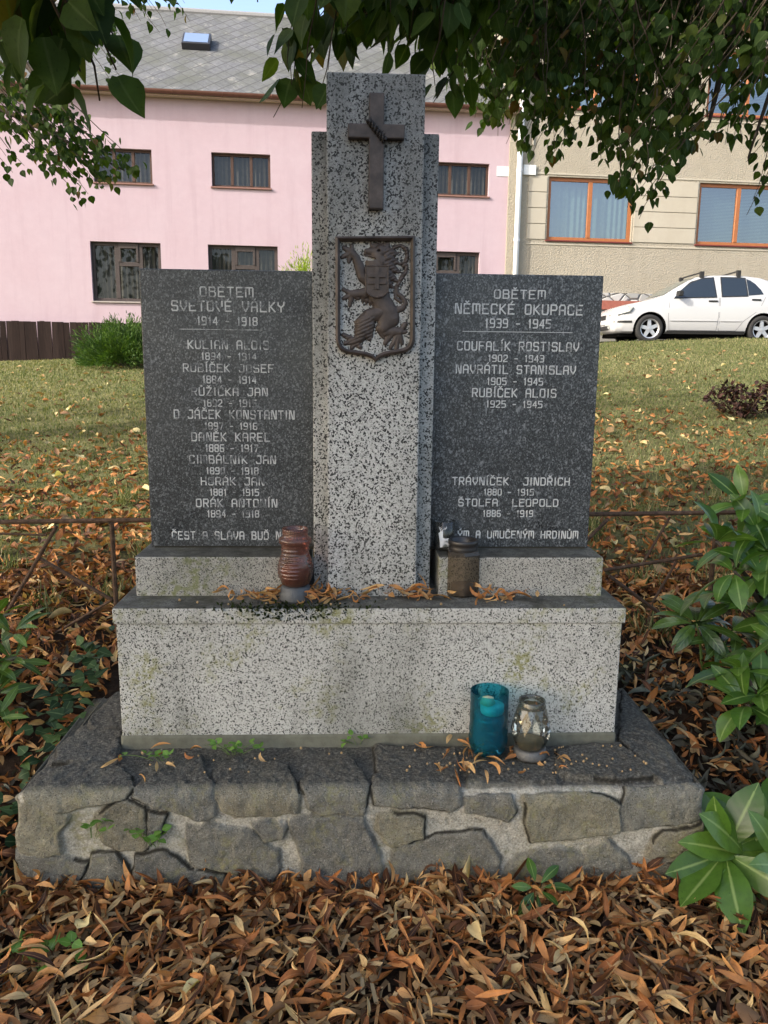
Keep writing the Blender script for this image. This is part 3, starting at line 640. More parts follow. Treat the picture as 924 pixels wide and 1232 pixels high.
chain((420,222,44),(355,218,26),(338,236,16)); chain((445,305,40),(385,322,20),(350,306,11)); chain((398,250,16),(345,250,12))                              # muzzle, jaw
chain((520,215,42),(570,235,30),(618,228,5)); chain((520,270,50),(585,300,28),(632,318,5)); chain((530,330,52),(592,370,26),(645,392,5)); chain((530,410,50),(580,440,26),(625,470,4)); chain((520,470,44),(585,520,5))   # mane
chain((430,320,90),(435,430,105),(440,540,100),(480,630,80),(530,720,92),(530,790,85))                                # trunk
chain((390,470,55),(320,420,46),(295,350,40),(262,265,34),(225,225,32)); 
for e in ((165,188,20),(150,262,18),(205,300,18),(228,170,16)): chain((225,225,26), e)
chain((345,560,50),(290,560,36),(235,565,34))
for e in ((158,528,17),(165,598,18),(215,655,17),(285,600,18)): chain((235,565,26), e)
for i in range(6): chain((330+i*28,600+i*14,26),(322+i*30,640+i*10,7))                                                # belly fringe
chain((470,720,60),(385,745,60),(340,800,72),(320,870,62),(300,925,46),(255,960,34))
for e in ((165,905,20),(180,975,20),(232,1018,18),(308,1010,18)): chain((258,955,28), e)
for i in range(5): chain((290,790+i*26,34),(258,800+i*28,9))
chain((350,880,50),(385,945,14)); chain((370,830,60),(400,920,12))
chain((545,770,90),(500,840,62),(520,880,42),(590,875,40),(635,880,34))
for e in ((682,815,20),(688,880,15),(660,975,17),(612,1018,18),(560,1012,18)): chain((630,890,26), e)
chain((560,900,30),(515,975,20)); chain((470,850,40),(500,925,16))
chain((610,700,30),(660,680,24),(682,640,21),(660,600,19),(615,560,18),(603,510,17),(640,440,17),(680,380,16),(685,330,14),(655,310,12),(620,320,10),(595,300,9))
chain((640,630,16),(600,600,15),(590,540,14)); chain((660,335,15),(690,260,17),(680,200,16),(640,172,15),(590,178,14),(560,205,10))
x0, x1, z0, z1 = 100, 730, 110, 1060; st = 4.2
qx = np.arange(x0, x1, st); qz = np.arange(z0, z1, st); QX, QZ = np.meshgrid(qx, qz); H = np.zeros(QX.shape)
jx = QX+10*fbm(QX/22, QZ/22, 2, 5); jz = QZ+10*fbm(QX/22, QZ/22, 2, 6)
for (ax, az, ar, cx_, cz_, cr) in CAPS:
    ex, ez = cx_-ax, cz_-az; t = np.clip(((jx-ax)*ex+(jz-az)*ez)/max(ex*ex+ez*ez, 1e-6), 0, 1); r_ = (ar+(cr-ar)*t)*1.0
    d = np.hypot(jx-ax-t*ex, jz-az-t*ez)/r_; hgt = np.where(d < 1, 5.5+np.minimum(r_, 60)*.46*np.sqrt(np.maximum(0, 1-d*d)), 0)
    H = np.maximum(H, hgt)
fur = np.abs(np.sin((QX*.6+QZ*1.3)/13+3*fbm(QX/60, QZ/60, 2, 8)))
H = np.where(H > 0, H+4.0*fur*(((QX > 500) & (QZ < 500)) | ((QX < 420) & (QZ > 760))), 0)
mouth = (((QX-372)/52)**2+((QZ-277-(QX-372)*.12)/15)**2 < 1); H = np.where(mouth, 0, H)
for ex_, ez_, er in ((452, 215, 13),): H = np.where(np.hypot(QX-ex_, (QZ-ez_)*1.3) < er, np.minimum(H, 9), H)
V = []; idx = -np.ones(QX.shape, int); ok = H > 0
ps = np.array([[rz(0, 0)[0], rz(0, 0)[1]], [rz(800, 0)[0], rz(800, 0)[1]], [rz(0, 1200)[0], rz(0, 1200)[1]]])
X_ = ps[0, 0]+(ps[1, 0]-ps[0, 0])*QX/800+(ps[2, 0]-ps[0, 0])*QZ/1200; Z_ = ps[0, 1]+(ps[1, 1]-ps[0, 1])*QX/800+(ps[2, 1]-ps[0, 1])*QZ/1200
cell = ok[:-1, :-1] | ok[1:, :-1] | ok[:-1, 1:] | ok[1:, 1:]
nq = QX.shape[1]; ci, cj = np.nonzero(cell); Fq = np.stack([ci*nq+cj, (ci+1)*nq+cj, (ci+1)*nq+cj+1, ci*nq+cj+1], 1)
Y_ = YF+.0015-H*.00036
used = np.unique(Fq); rm = -np.ones(QX.size, int); rm[used] = np.arange(len(used))
lion = np_mesh('lion_relief', np.stack([X_, Y_, Z_], -1).reshape(-1, 3)[used], rm[Fq], M_bronze, shield)
b = MB(); sp_ = [(345,352),(525,350),(525,560),(500,585),(470,600),(432,608),(395,600),(365,582),(345,560)]
P = [rz(*p) for p in sp_]; b.prism(P, YF-.0185, YF-.006)
c_ = b.build('small_shield', M_bronze, lion, bevel=.0015)
b = MB()
def bar(x0, y0, x1, y1, d=.0215):
    (a0, c0), (a1, c1) = rz(x0, y0), rz(x1, y1); b.box((a0, YF-d, min(c0, c1)), (a1, YF-.0186, max(c0, c1)))
bar(418, 358, 450, 540, .0245); bar(370, 418, 502, 444, .024); bar(362, 470, 508, 498, .024)
for x in (362, 488): bar(x, 400, x+18, 442, .0209)
b.build('double_cross', M_bronze, lion)
bw_ = MB()
for i in range(len(P)):
    p, q = P[i], P[(i+1) % len(P)]; bw_.tube([(p[0], YF-.0185, p[1]), (q[0], YF-.0185, q[1])], .0018, 6)
bw_.build('small_shield_rim', M_bronze, lion)

# moss and leaf remains on the coping
M_moss = simple('moss', (.022, .03, .010), .95, .1, 0, .6, 90, 1, 300)
n = 420; x = -.20+.16*rng.normal(0, .55, n); y = YP+.002+.05*rng.random(n)**2; kk = rng.random(n)
P = np.stack([x, np.where(kk < .45, YP-.001, y), np.where(kk < .45, ZP-.035*rng.random(n)**1.6, ZP)], 1)
v, f, a = leaf_arrays(P, rand_dir(n, -.1, 1)+np.array([0, -.5, .2]), rand_dir(n), rng.uniform(.006, .014, n), rng.uniform(.005, .010, n), .3, .2, .3, 'ovate', 3)
M_mossl = leaf_mat('moss_tuft', [(0, (.010, .014, .005)), (1, (.035, .05, .014))], .1, .9, .1)
tag(np_mesh('moss', v, f, M_mossl, attrs=a), 'dark green moss on the plinth edge beneath the red lantern', 'moss', kind='stuff')
n = 150; x = np.concatenate([rng.normal(-.30, .06, 30), rng.normal(-.17, .05, 40), rng.normal(-.04, .045, 26), rng.normal(.16, .05, 26), rng.normal(.38, .045, 28)]); y = YP+.05+.06*rng.random(n)
q1 = lit(np.stack([x, y, np.full(n, ZP)], 1), n, (.035, .075), (.009, .016), tilt=.35, pile=.02, rnd=rng.uniform(.45, .92, n))
n = 46; x = np.concatenate([rng.normal(.24, .05, 12), rng.normal(.30, .06, 14), rng.normal(.47, .07, 10), rng.normal(-.5, .1, 10)]); y = rng.uniform(.05, .20, n)
q2 = lit(np.stack([x, y, np.full(n, HB+.012)], 1), n, (.035, .07), (.009, .016), tilt=.2, pile=.008, rnd=rng.uniform(.45, .92, n))
v, f, a = merge([q1, q2])
tag(np_mesh('ledge_leaves', v, f, M_litter, attrs=a), 'orange brown dry leaves lying on the memorial ledges', 'fallen leaves', kind='stuff')
n = 90; b = MB()
for i in range(n):
    x = rng.uniform(.1, .75) if i < 60 else rng.uniform(-.6, .6); y = rng.uniform(.05, .2)
    if i >= 78: x = rng.uniform(-.5, .6); y = rng.uniform(.245, .33)
    z = (ZP if i >= 78 else HB+.012)+.003; r_ = rng.uniform(.0025, .0042)
    b.lathe([(0, -r_), (r_*.7, -r_*.7), (r_, 0), (r_*.7, r_*.7), (0, r_)], 6, 0, (x, y, z))
tag(b.build('linden_nuts', simple('nutlet', (.30, .21, .11), .8, .2), smooth=True), 'small round tan linden nutlets scattered on the stone ledge', 'seeds', kind='stuff')

# ------------------------------------------------------------------ GRAVE LANTERNS
def glass(name, tint, alpha=.12, rough=.05, gl=.35, dirt=None):
    """thin clear or coloured glass: tinted see-through, glossy at grazing angles, a film of dirt"""
    M = Mat(name, rough, .5); t = M.n.new('ShaderNodeBsdfTransparent'); t.inputs[0].default_value = (*tint, 1)
    g = M.n.new('ShaderNodeBsdfGlossy'); g.inputs['Roughness'].default_value = rough
    fr = M.n.new('ShaderNodeLayerWeight'); fr.inputs[0].default_value = gl
    mx = M.n.new('ShaderNodeMixShader'); M.link(fr.outputs['Fresnel'], mx.inputs[0]); M.link(t.outputs[0], mx.inputs[1]); M.link(g.outputs[0], mx.inputs[2])
    m2 = M.n.new('ShaderNodeMixShader'); M.col(dirt or tint); M.b.inputs['Roughness'].default_value = .5
    d = M.math('MULTIPLY', M.ramp(M.noise(40, 4, .7), [(.3, .35), (.7, 1)]), alpha*1.4)
    M.link(d, m2.inputs[0]); M.link(mx.outputs[0], m2.inputs[1]); M.link(M.b.outputs[0], m2.inputs[2]); M.link(m2.outputs[0], M.n['Material Output'].inputs[0])
    return M.m
def at_ledge(px, py, z):
    p = on_z(px, py, z); return p, project(p)[2]/FPX
M_tin = simple('dull_tin', (.075, .08, .085), .55, .4, .3, .4, 60, .5, 300)
M_brass = simple('silver_foil', (.11, .11, .105), .45, .5, .3, .3, 90, .8, 260)
M_wax = simple('old_wax', (.15, .06, .04), .6, .3)
# red glass lantern
p, k = at_ledge(355.8, 721, ZP)
lan = thing('grave_lantern', p, .3, 'ribbed red glass grave lantern on a grey metal foot beside the pillar', 'lantern', 'grave lanterns at the memorial')
b = MB(); b.lathe([(0, 0), (19.6*k, 0), (20*k, 3*k), (19*k, 9*k), (17*k, 17*k), (16*k, 18*k), (0, 18*k)], 40); b.build('metal_foot', M_tin, lan, smooth=True, bevel=0)
rib = lambda q, z: 1+(.022*math.sin(z/k*1.35) if math.sin(q*1.5+.3) < .82 else -.03)*(1 if 22*k < z < 66*k else 0)
prof = [(13*k, 18*k), (16*k, 20*k), (18*k, 25*k)]+[((16.5+4.6*math.sin(min(max((z-18)/40, 0), 1)*math.pi)**1.2)*k, z*k) for z in np.arange(27, 68, .8)]+[(16.6*k, 68*k), (18.8*k, 70*k), (19.4*k, 73*k), (18.8*k, 76*k), (16*k, 77*k), (15*k, 80*k), (15.6*k, 86*k), (15*k, 88*k), (14*k, 87*k), (13.6*k, 78*k)]
b = MB(); b.lathe(prof, 56, fn=rib); b.build('glass_body', glass('red_brown_glass', (.76, .40, .32), .28, .2, .35, (.20, .105, .075)), lan, smooth=True)
b = MB(); b.lathe([(0, 19*k), (13*k, 19*k), (16*k, 30*k), (17*k, 36*k), (14*k, 42*k), (0, 43*k)], 24); b.build('candle', M_wax, lan, smooth=True)
# smoked hexagonal lantern
p, k = at_ledge(555.5, 714, ZP)
lan = thing('grave_lantern', p, rad(28), 'smoky brown six sided glass lantern with black rim right of pillar', 'lantern', 'grave lanterns at the memorial')
b = MB(); R6 = 21.5*k
def hexr(r, z): return [(r*math.cos(i*math.pi/3), r*math.sin(i*math.pi/3), z) for i in range(6)]
rows_ = [hexr(R6*.93, .0), hexr(R6, 2*k), hexr(R6, 50*k), hexr(R6*.92, 54*k), hexr(R6*.80, 55*k)]
b.add(sum(rows_, []), [(r_*6+i, r_*6+(i+1) % 6, (r_+1)*6+(i+1) % 6, (r_+1)*6+i) for r_ in range(4) for i in range(6)]+[(5, 4, 3, 2, 1, 0)])
M_smoke = glass('smoked_glass', (.66, .60, .52), .22, .10, .3, (.13, .105, .08))
hb_ = b.build('glass_body', M_smoke, lan)
b = MB(); b.lathe([(17*k, 54.5*k), (17.5*k, 58*k), (16.5*k, 60*k), (18*k, 62*k), (18*k, 66*k), (17*k, 67*k), (15*k, 66*k), (14.5*k, 56*k)], 40); b.build('neck_rim', simple('sooty_rim', (.02, .018, .017), .4, .5), lan, smooth=True)
b = MB(); b.lathe([(0, 2*k), (R6*.8, 2*k), (R6*.8, 16*k), (R6*.6, 19*k), (0, 17*k)], 20); b.build('candle', simple('grey_wax', (.16, .14, .12), .7, .2), lan, smooth=True)
# small tumbler with white deer
p, k = at_ledge(533.5, 660.5, ZQ)
lan = thing('glass_tumbler', p, 0, 'small clear tumbler printed with a white deer on the tablet base', 'tumbler')
b = MB(); b.lathe([(0, .5*k), (11.4*k, .5*k), (11.8*k, 1*k), (13.4*k, 35*k), (13.0*k, 35.2*k), (11.2*k, 4*k), (0, 4*k)], 36); b.build('glass_body', glass('clear_glass', (.80, .82, .80), .10, .06, .35, (.25, .25, .23)), lan, smooth=True)
b = MB(); b.lathe([(0, 4.2*k), (10.8*k, 4.2*k), (10.9*k, 8*k), (0, 8.5*k)], 20); b.build('candle_stub', simple('burnt_stub', (.05, .04, .035), .8, .2), lan)
deer = [(196,250),(212,236),(216,226),(226,232),(238,226),(230,240),(232,262),(240,288),(262,296),(296,292),(312,298),(308,318),(304,336),(306,356),(298,372),(292,360),(290,336),(272,326),(252,330),(238,334),(236,352),(228,378),(216,378),(224,352),(220,330),(210,316),(216,290),(212,266)]
b = MB()
def on_tumbler(x, y):
    dx = (500+x/7.7-533.5)*k; z = (663.5-(610+y/7.7))*k*1.03; r_ = (11.8+1.6*z/(35*k))*k+.0006
    q = dx/r_; return (r_*math.sin(q), -r_*math.cos(q), z)
bm = bmesh.new(); vs_ = [bm.verts.new(on_tumbler(*q)) for q in deer]; bm.faces.new(vs_); bmesh.ops.triangulate(bm, faces=bm.faces[:])
me = bpy.data.meshes.new('deer_print'); bm.to_mesh(me); bm.free(); M_white = simple('white_print', (.75, .76, .76), .5, .3, 0, .05); me.materials.append(M_white)
o = bpy.data.objects.new('deer_print', me); COL.objects.link(o); o.parent = lan
b = MB()
for pl in ([(216,226),(205,205),(200,190)], [(210,214),(222,205)], [(226,228),(240,214),(262,208),(272,196)], [(250,211),(248,196)], [(262,206),(270,186)], [(205,205),(214,194)]):
    b.tube([on_tumbler(*q) for q in pl], .0007, 5)
b.build('antlers', M_white, o)
# teal bottle candle
p, k = at_ledge(586.5, 905, HB+.010)
lan = thing('bottle_lantern', p, .2, 'cut off translucent teal plastic bottle used as a candle holder', 'bottle', 'grave lanterns at the memorial')
pet = lambda q, z: 1+(-.16*max(0, math.cos(5*q))**2*max(0, 1-z/(13*k)) if z < 13*k else 0)
M_teal = glass('teal_plastic', (.10, .62, .74), .16, .08, .35, (.01, .16, .21))
prof = [(0, 5*k), (6*k, 3*k), (13*k, .0*k), (18*k, 2*k), (21*k, 7*k), (23*k, 14*k), (23.6*k, 20*k), (22.6*k, 26*k), (23.4*k, 31*k), (22.4*k, 40*k), (23*k, 50*k), (22.7*k, 60*k), (22.9*k, 62*k), (22.4*k, 64*k), (22.8*k, 74*k), (22.6*k, 79*k)]
b = MB(); b.lathe(prof, 60, fn=pet); b.build('plastic_shell', M_teal, lan, smooth=True)
b = MB(); b.lathe([(0, 8*k), (16*k, 9*k), (18.5*k, 18*k), (17.5*k, 30*k), (18.5*k, 44*k), (18*k, 50*k), (0, 51*k)], 30, fn=lambda q, z: 1+.06*math.sin(3*q+z*90)); b.build('candle_insert', glass('teal_inner_plastic', (.30, .80, .88), .30, .12, .5, (.02, .30, .40)), lan, smooth=True)
b = MB(); b.lathe([(0, 52*k), (13*k, 52*k), (14*k, 55*k), (14*k, 62*k), (0, 62.5*k)], 30, 0, (3*k, -2*k, 0)); b.build('wax_cup', simple('turquoise_wax', (.20, .55, .50), .4, .4), lan, smooth=True)
b = MB()
for i in range(5):
    q = rng.uniform(0, 6.28); r_ = rng.uniform(0, 6)*k; rr = rng.uniform(6, 9)*k; b.lathe([(0, -rr*.6), (rr, 0), (rr*.7, rr*.7), (0, rr*.9)], 10, 0, (-2*k+r_*math.cos(q), -2*k+r_*math.sin(q), 65*k))
b.build('pale_wax', simple('cream_wax', (.55, .48, .30), .7, .3, 0, .2, 120, .6, 200), lan, smooth=True)
# clear faceted jar
p, k = at_ledge(637, 908, HB+.010)
lan = thing('grave_lantern', p, .1, 'clear faceted glass grave lantern on silver foot beside teal bottle', 'lantern', 'grave lanterns at the memorial')
b = MB(); b.lathe([(0, 0), (19.8*k, 0), (20.2*k, 2*k), (19.5*k, 9*k), (17.5*k, 11*k), (0, 11*k)], 40, fn=lambda q, z: 1+.015*math.sin(40*q)); b.build('silver_foot', M_brass, lan, smooth=True)
ring = lambda r, z, o_: [(r*math.cos((i+o_)*math.pi/5), r*math.sin((i+o_)*math.pi/5), z) for i in range(10)]
rr = [ring(16.5*k, 11*k, 0), ring(21*k, 22*k, 0), ring(23.8*k, 33*k, .5), ring(21*k, 48*k, 0), ring(16.5*k, 62*k, .5)]
b = MB(); fs = []
for r_ in range(4):
    for i in range(10):
        j = (i+1) % 10; A, B_, C_, D_ = r_*10+i, r_*10+j, (r_+1)*10+i, (r_+1)*10+j
        if r_ % 2 == 1: fs += [(A, B_, C_), (B_, D_, C_)]
        else: fs += [(A, B_, D_), (A, D_, C_)]
b.add(sum(rr, []), fs)
M_clear = glass('clear_faceted_glass', (.88, .90, .87), .07, .05, .40, (.34, .34, .30))
gb = b.build('glass_body', M_clear, lan)
b = MB(); b.lathe([(16.3*k, 62*k), (16.8*k, 64*k), (15.5*k, 66*k), (15.8*k, 70*k), (15*k, 71*k), (14*k, 69*k), (14.5*k, 62*k)], 40); b.build('glass_rim', M_clear, lan, smooth=True)
b = MB(); b.lathe([(0, 11.2*k), (14.5*k, 11.5*k), (17*k, 18*k), (14*k, 20.5*k), (0, 19*k)], 24, fn=lambda q, z: 1+.05*math.sin(4*q)); b.build('candle_remains', simple('brown_residue', (.13, .11, .06), .8, .2, 0, .4, 60), lan, smooth=True)

# ------------------------------------------------------------------ LOW RAILING
FY = 1.02
def fp(px, py, dy=0): p = on_y(px, py, FY+dy); return tuple(p)
rail = thing('iron_railing', (0, 0, 0), 0, 'low rusty iron railing with crossed bars running behind the memorial', 'railing')
l0 = fp(0, 628); r0_ = fp(924, 616); ex = lambda x: (x, FY, l0[2]+(r0_[2]-l0[2])*(x-l0[0])/(r0_[0]-l0[0]))
b = MB(); b.tube([ex(x) for x in np.linspace(-3.2, 3.2, 12)], .0085, 8); b.build('top_rail', M_rust, rail)
def railbar(*pts, r=.007): b = MB(); b.tube([fp(*q) for q in pts], r, 8); b.build('bar', M_rust, rail)
def post(px, py): b = MB(); p = fp(px, py); b.tube([(p[0], FY+.012, p[2]), (p[0], FY+.012, float(ground_z(p[0], FY))-.1)], .009, 8); b.build('post', M_rust, rail)
railbar((68, 633, .0), (2, 748, .02)); railbar((48, 672, .012), (135, 722, .012)); railbar((138, 720, .02), (66, 762, .02), r=.005); railbar((0, 642, .014), (56, 644, .014), r=.004)
post(133, 630); post(865, 617)
railbar((732, 624, .0), (700, 656, .0)); railbar((806, 622, .015), (772, 680, .015), r=.005); railbar((727, 686, .012), (845, 667, .012)); railbar((733, 693, .018), (803, 745, .018)); railbar((815, 674, .022), (785, 725, .022), r=.005)
for x in (-2.2, 2.4): b = MB(); b.tube([(x, FY+.012, ex(x)[2]), (x, FY+.012, .1)], .009, 8); b.build('post', M_rust, rail)

# ------------------------------------------------------------------ HOUSES
FA = rad(4.4); P0 = dep(612, 400, 19.3); ZB = 1.40
fn_ = (-math.sin(FA), math.cos(FA), 0); fu = np.array([math.cos(FA), math.sin(FA), 0])
def fac(px, py, inw=0):
    p = on_plane(px, py, fn_, P0+np.array(fn_)*inw); return float((p-P0) @ fu), float(p[2]-ZB)
def house(name, label): return thing(name, (P0[0], P0[1], ZB), FA, label, 'house')
def wall_holes(b, s0, s1, z0, z1, rects, dep_=.16, rev=True):
    xs = sorted({s0, s1, *[r[0] for r in rects], *[r[1] for r in rects]}); zs = sorted({z0, z1, *[r[2] for r in rects], *[r[3] for r in rects]})
    for i in range(len(xs)-1):
        for j in range(len(zs)-1):
            mx, mz = (xs[i]+xs[i+1])/2, (zs[j]+zs[j+1])/2
            if any(r[0] < mx < r[1] and r[2] < mz < r[3] for r in rects): continue
            b.add([(xs[i], 0, zs[j]), (xs[i+1], 0, zs[j]), (xs[i+1], 0, zs[j+1]), (xs[i], 0, zs[j+1])], [(0, 1, 2, 3)])
    for (a, c, e, g) in rects:
        for q in ([(a, 0, e), (a, 0, g), (a, dep_, g), (a, dep_, e)], [(c, 0, g), (c, 0, e), (c, dep_, e), (c, dep_, g)], [(a, 0, g), (c, 0, g), (c, dep_, g), (a, dep_, g)], [(c, 0, e), (a, 0, e), (a, dep_, e), (c, dep_, e)]):
            b.add(q, [(0, 1, 2, 3)])
def pane_mat(name, tint, gl):
    M = Mat(name); t = M.n.new('ShaderNodeBsdfTransparent'); t.inputs[0].default_value = (*tint, 1)
    g = M.n.new('ShaderNodeBsdfGlossy'); g.inputs['Roughness'].default_value = .02; g.inputs[0].default_value = (.9, .93, 1, 1)
    bp = M.n.new('ShaderNodeBump'); bp.inputs['Strength'].default_value = .06; bp.inputs['Distance'].default_value = .05; M.link(M.noise(1.2, 2), bp.inputs['Height']); M.link(bp.outputs[0], g.inputs['Normal'])
    mx = M.n.new('ShaderNodeMixShader'); mx.inputs[0].default_value = gl
    M.link(t.outputs[0], mx.inputs[1]); M.link(g.outputs[0], mx.inputs[2]); M.link(mx.outputs[0], M.n['Material Output'].inputs[0]); return M.m
M_pane = pane_mat('window_glass', (.60, .60, .58), .035); M_paneb = pane_mat('window_glass_modern', (.62, .70, .69), .24)
M_room = simple('dark_room', (.02, .02, .022), .9, .1)
M_lace = simple('lace_curtain', (.13, .128, .12), .9, .1, 0, .35, 12)
M_sheer = simple('sheer_curtain', (.12, .155, .135), .9, .1, 0, .25, 10)
M_blind = simple('slat_blind', (.10, .135, .125), .7, .2, 0, .15, 10)
M_wframe = simple('dark_brown_frame', (.06, .032, .022), .6, .3, 0, .4, 30)
M_gframe = simple('grey_brown_frame', (.055, .045, .042), .7, .2, 0, .4, 30)
M_oframe = simple('orange_wood_frame', (.29, .105, .035), .4, .4, 0, .25, 14)
def curtain(parent, s0, s1, z0, z1, y, mat, amp=.025, wl=.11):
    n = max(12, int((s1-s0)/.018)); xs = np.linspace(s0, s1, n); V = []
    for z in (z0, z1): V += [(x, y+amp*math.sin(x/wl*6.28+1.3*math.sin(x*7)), z) for x in xs]
    b = MB(); b.add(V, [(i, i+1, n+i+1, n+i) for i in range(n-1)]); return b.build('curtain', mat, parent, smooth=True)
def window(par, s0, s1, z0, z1, splits, fm, pm, fw=.06, y=.10, cur=None, vent=False, sill=None, name='window', label=None):
    w = thing(name); w.parent = par
    if label: w['label'] = label
    b = MB(); d = .05
    b.box((s0+.002, y, z0+.002), (s0+fw, y+d, z1-.002)); b.box((s1-fw, y, z0+.002), (s1-.002, y+d, z1-.002)); b.box((s0+fw, y, z0+.002), (s1-fw, y+d, z0+fw)); b.box((s0+fw, y, z1-fw), (s1-fw, y+d, z1-.002))
    for t in splits: x = s0+(s1-s0)*t; b.box((x-fw*.6, y-.012, z0+fw), (x+fw*.6, y+d-.004, z1-fw))
    if vent:
        x0, x1 = s0+(s1-s0)*splits[0]+fw*.6, s0+(s1-s0)*splits[1]-fw*.6; zz = z0+(z1-z0)*.64
        b.box((x0, y-.008, zz-fw*.6), (x1, y+d-.006, zz+fw*.6))
        b.box((x0, y-.03, z1-fw*1.6), (x1, y-.001, z1-fw*.2)); b.box((x0, y-.03, zz+fw*.6), (x0+fw*.6, y-.001, z1-fw*1.6)); b.box((x1-fw*.6, y-.03, zz+fw*.6), (x1, y-.001, z1-fw*1.6))
    b.build('frame', fm, w, bevel=.004, seg=1)
    b = MB(); b.add([(s0+fw*.5, y+.03, z0+fw*.5), (s1-fw*.5, y+.03, z0+fw*.5), (s1-fw*.5, y+.03, z1-fw*.5), (s0+fw*.5, y+.03, z1-fw*.5)], [(0, 1, 2, 3)]); b.build('pane', pm, w)
    if cur: cur(w, s0+.03, s1-.03, z0+.03, z1-.03)
    if sill:
        b = MB(); b.box((s0-.03, -.045, z0-.035), (s1+.03, y-.003, z0-.002)); b.build('sill', sill, w, bevel=.004, seg=1)
    b = MB(); e = .9; b.add([(s0-.1, .17, z0-.1), (s1+.1, .17, z0-.1), (s1+.1, e, z0-.1), (s0-.1, e, z0-.1), (s0-.1, .17, z1+.1), (s1+.1, .17, z1+.1), (s1+.1, e, z1+.1), (s0-.1, e, z1+.1)],
                            [(0, 1, 2, 3), (4, 7, 6, 5), (1, 5, 6, 2), (2, 6, 7, 3), (3, 7, 4, 0)]); b.build('room_recess', M_room, w)
    return w
def stucco(name, c, rs, bstr, dist, dirt=(.5, .45, .4)):
    M = Mat(name, .92, .15); n = M.noise(.9, 6, .65)
    cc = M.mix(M.ramp(n, [(.35, 0), (.7, .55)]), c, tuple(a*d for a, d in zip(c, dirt)))
    cc = M.mix(M.ramp(M.noise(5, 5, .7), [(.4, 0), (.8, .25)]), cc, tuple(min(1, x*1.25) for x in c))
    sk = M.math('MULTIPLY', M.ramp(M.noise(2.4, 5, .65, vec=M.mapv((1.6, 1.6, .12))), [(.5, 0), (.75, .5)]), M.ramp(M.noise(.35, 3), [(.35, .2), (.65, 1)]))
    cc = M.mix(sk, cc, tuple(x*d*.72 for x, d in zip(c, dirt)))
    M.col(cc); M.bump(M.noise(rs, 4, .65), bstr, dist); return M.m
pink = house('pink_house', 'long two storey pink rendered house with a grey diamond slate roof')
M_pink = stucco('pink_render', (.40, .315, .35), 40, .25, .01, (.93, .86, .86))
z_eave = fac(200, 117)[1]; z_top2 = (fac(254, 183)[1]+fac(325, 186)[1])/2; z_bot2 = fac(326, 227)[1]
z_top1 = fac(108, 290)[1]; z_bot1 = fac(112, 362)[1]; z_pb = fac(165, 389)[1]
up_r = [(fac(111, 178)[0], fac(182, 180)[0]), (fac(254, 183)[0], fac(325, 186)[0]), (fac(518, 195)[0], fac(589, 197)[0])]
lo_r = [(fac(108, 290)[0], fac(193, 292)[0]), (fac(250, 296)[0], fac(334, 298)[0]), (fac(492, 306)[0], fac(577, 308)[0])]
rects = [(a, c, z_bot2, z_top2) for a, c in up_r]+[(a, c, z_bot1, z_top1) for a, c in lo_r]
b = MB(); S0 = -19; wall_holes(b, S0, -.02, -.6, z_eave+.25, rects); b.add([(S0, 0, -.6), (S0, 8, -.6), (S0, 8, z_eave), (S0, 0, z_eave)], [(3, 2, 1, 0)])
b.add([(S0, 0, z_eave), (S0, 8, z_eave), (S0, 4, z_eave+3.0)], [(0, 1, 2)]); b.build('wall', M_pink, pink)
lace = lambda w, a, c, e, g: curtain(w, a, c, e, g, .24, M_lace)
M_psill = simple('pink_brown_sill', (.20, .11, .09), .7, .2)
for a, c in up_r: window(pink, a, c, z_bot2, z_top2, (.345, .67), M_wframe, M_pane, .055, .09, lace, sill=M_psill)
for a, c in lo_r: window(pink, a, c, z_bot1, z_top1, (.36, .70), M_gframe, M_pane, .08, .09, lace, vent=True, sill=simple('concrete_sill', (.30, .27, .25), .8, .2))
# roof
def slate():
    M = Mat('diamond_slate', .8, .3)
    def grid(rot):
        v = M.mapv((1, 1, 1), (0, 0, rot)); x = M.n.new('ShaderNodeSeparateXYZ'); M.link(v, x.inputs[0])
        f = M.math('FRACT', M.math('MULTIPLY', x.outputs[0], 3.3)); return f, M.math('FLOOR', M.math('MULTIPLY', x.outputs[0], 3.3))
    f1, g1 = grid(rad(40)); f2, g2 = grid(rad(-40))
    e = M.math('MINIMUM', M.math('MINIMUM', f1, f2), M.math('MINIMUM', M.math('SUBTRACT', 1, f1), 9))
    idn = M.n.new('ShaderNodeTexWhiteNoise'); idn.noise_dimensions = '2D'; cb = M.n.new('ShaderNodeCombineXYZ'); M.link(g1, cb.inputs[0]); M.link(g2, cb.inputs[1]); M.link(cb.outputs[0], idn.inputs['Vector'])
    c = M.mix(idn.outputs['Value'], (.072, .076, .084), (.105, .109, .117)); c = M.mix(M.ramp(M.noise(9, 6, .75), [(.4, 0), (.75, .6)]), c, (.19, .19, .19)); c = M.mix(M.ramp(M.noise(.8, 5, .7), [(.42, 0), (.62, .65)]), c, (.075, .08, .06)); c = M.mix(M.ramp(M.noise(2.2, 6, .75), [(.56, 0), (.66, .6)]), c, (.24, .235, .21))
    c = M.mix(M.ramp(e, [(.03, .85), (.07, 0)]), c, (.05, .05, .05)); M.col(c); M.bump(M.math('MAXIMUM', f1, f2), .5, .02); return M.m
RA = rad(40); ov = -.24; zr0 = z_eave+.08
def roof_pt(px, py):
    a = np.array([0, ov, zr0]); nl = np.array([0, -math.sin(RA), math.cos(RA)])
    n_w = nl[0]*fu+nl[1]*np.array(fn_)+nl[2]*np.array([0, 0, 1]); p_w = P0*np.array([1, 1, 0])+a[1]*np.array(fn_)+np.array([0, 0, a[2]+ZB])
    p = on_plane(px, py, n_w, p_w); return float((p-P0) @ fu), float((p-P0) @ np.array(fn_)), float(p[2]-ZB)
rp = roof_pt(300, 19)[1]
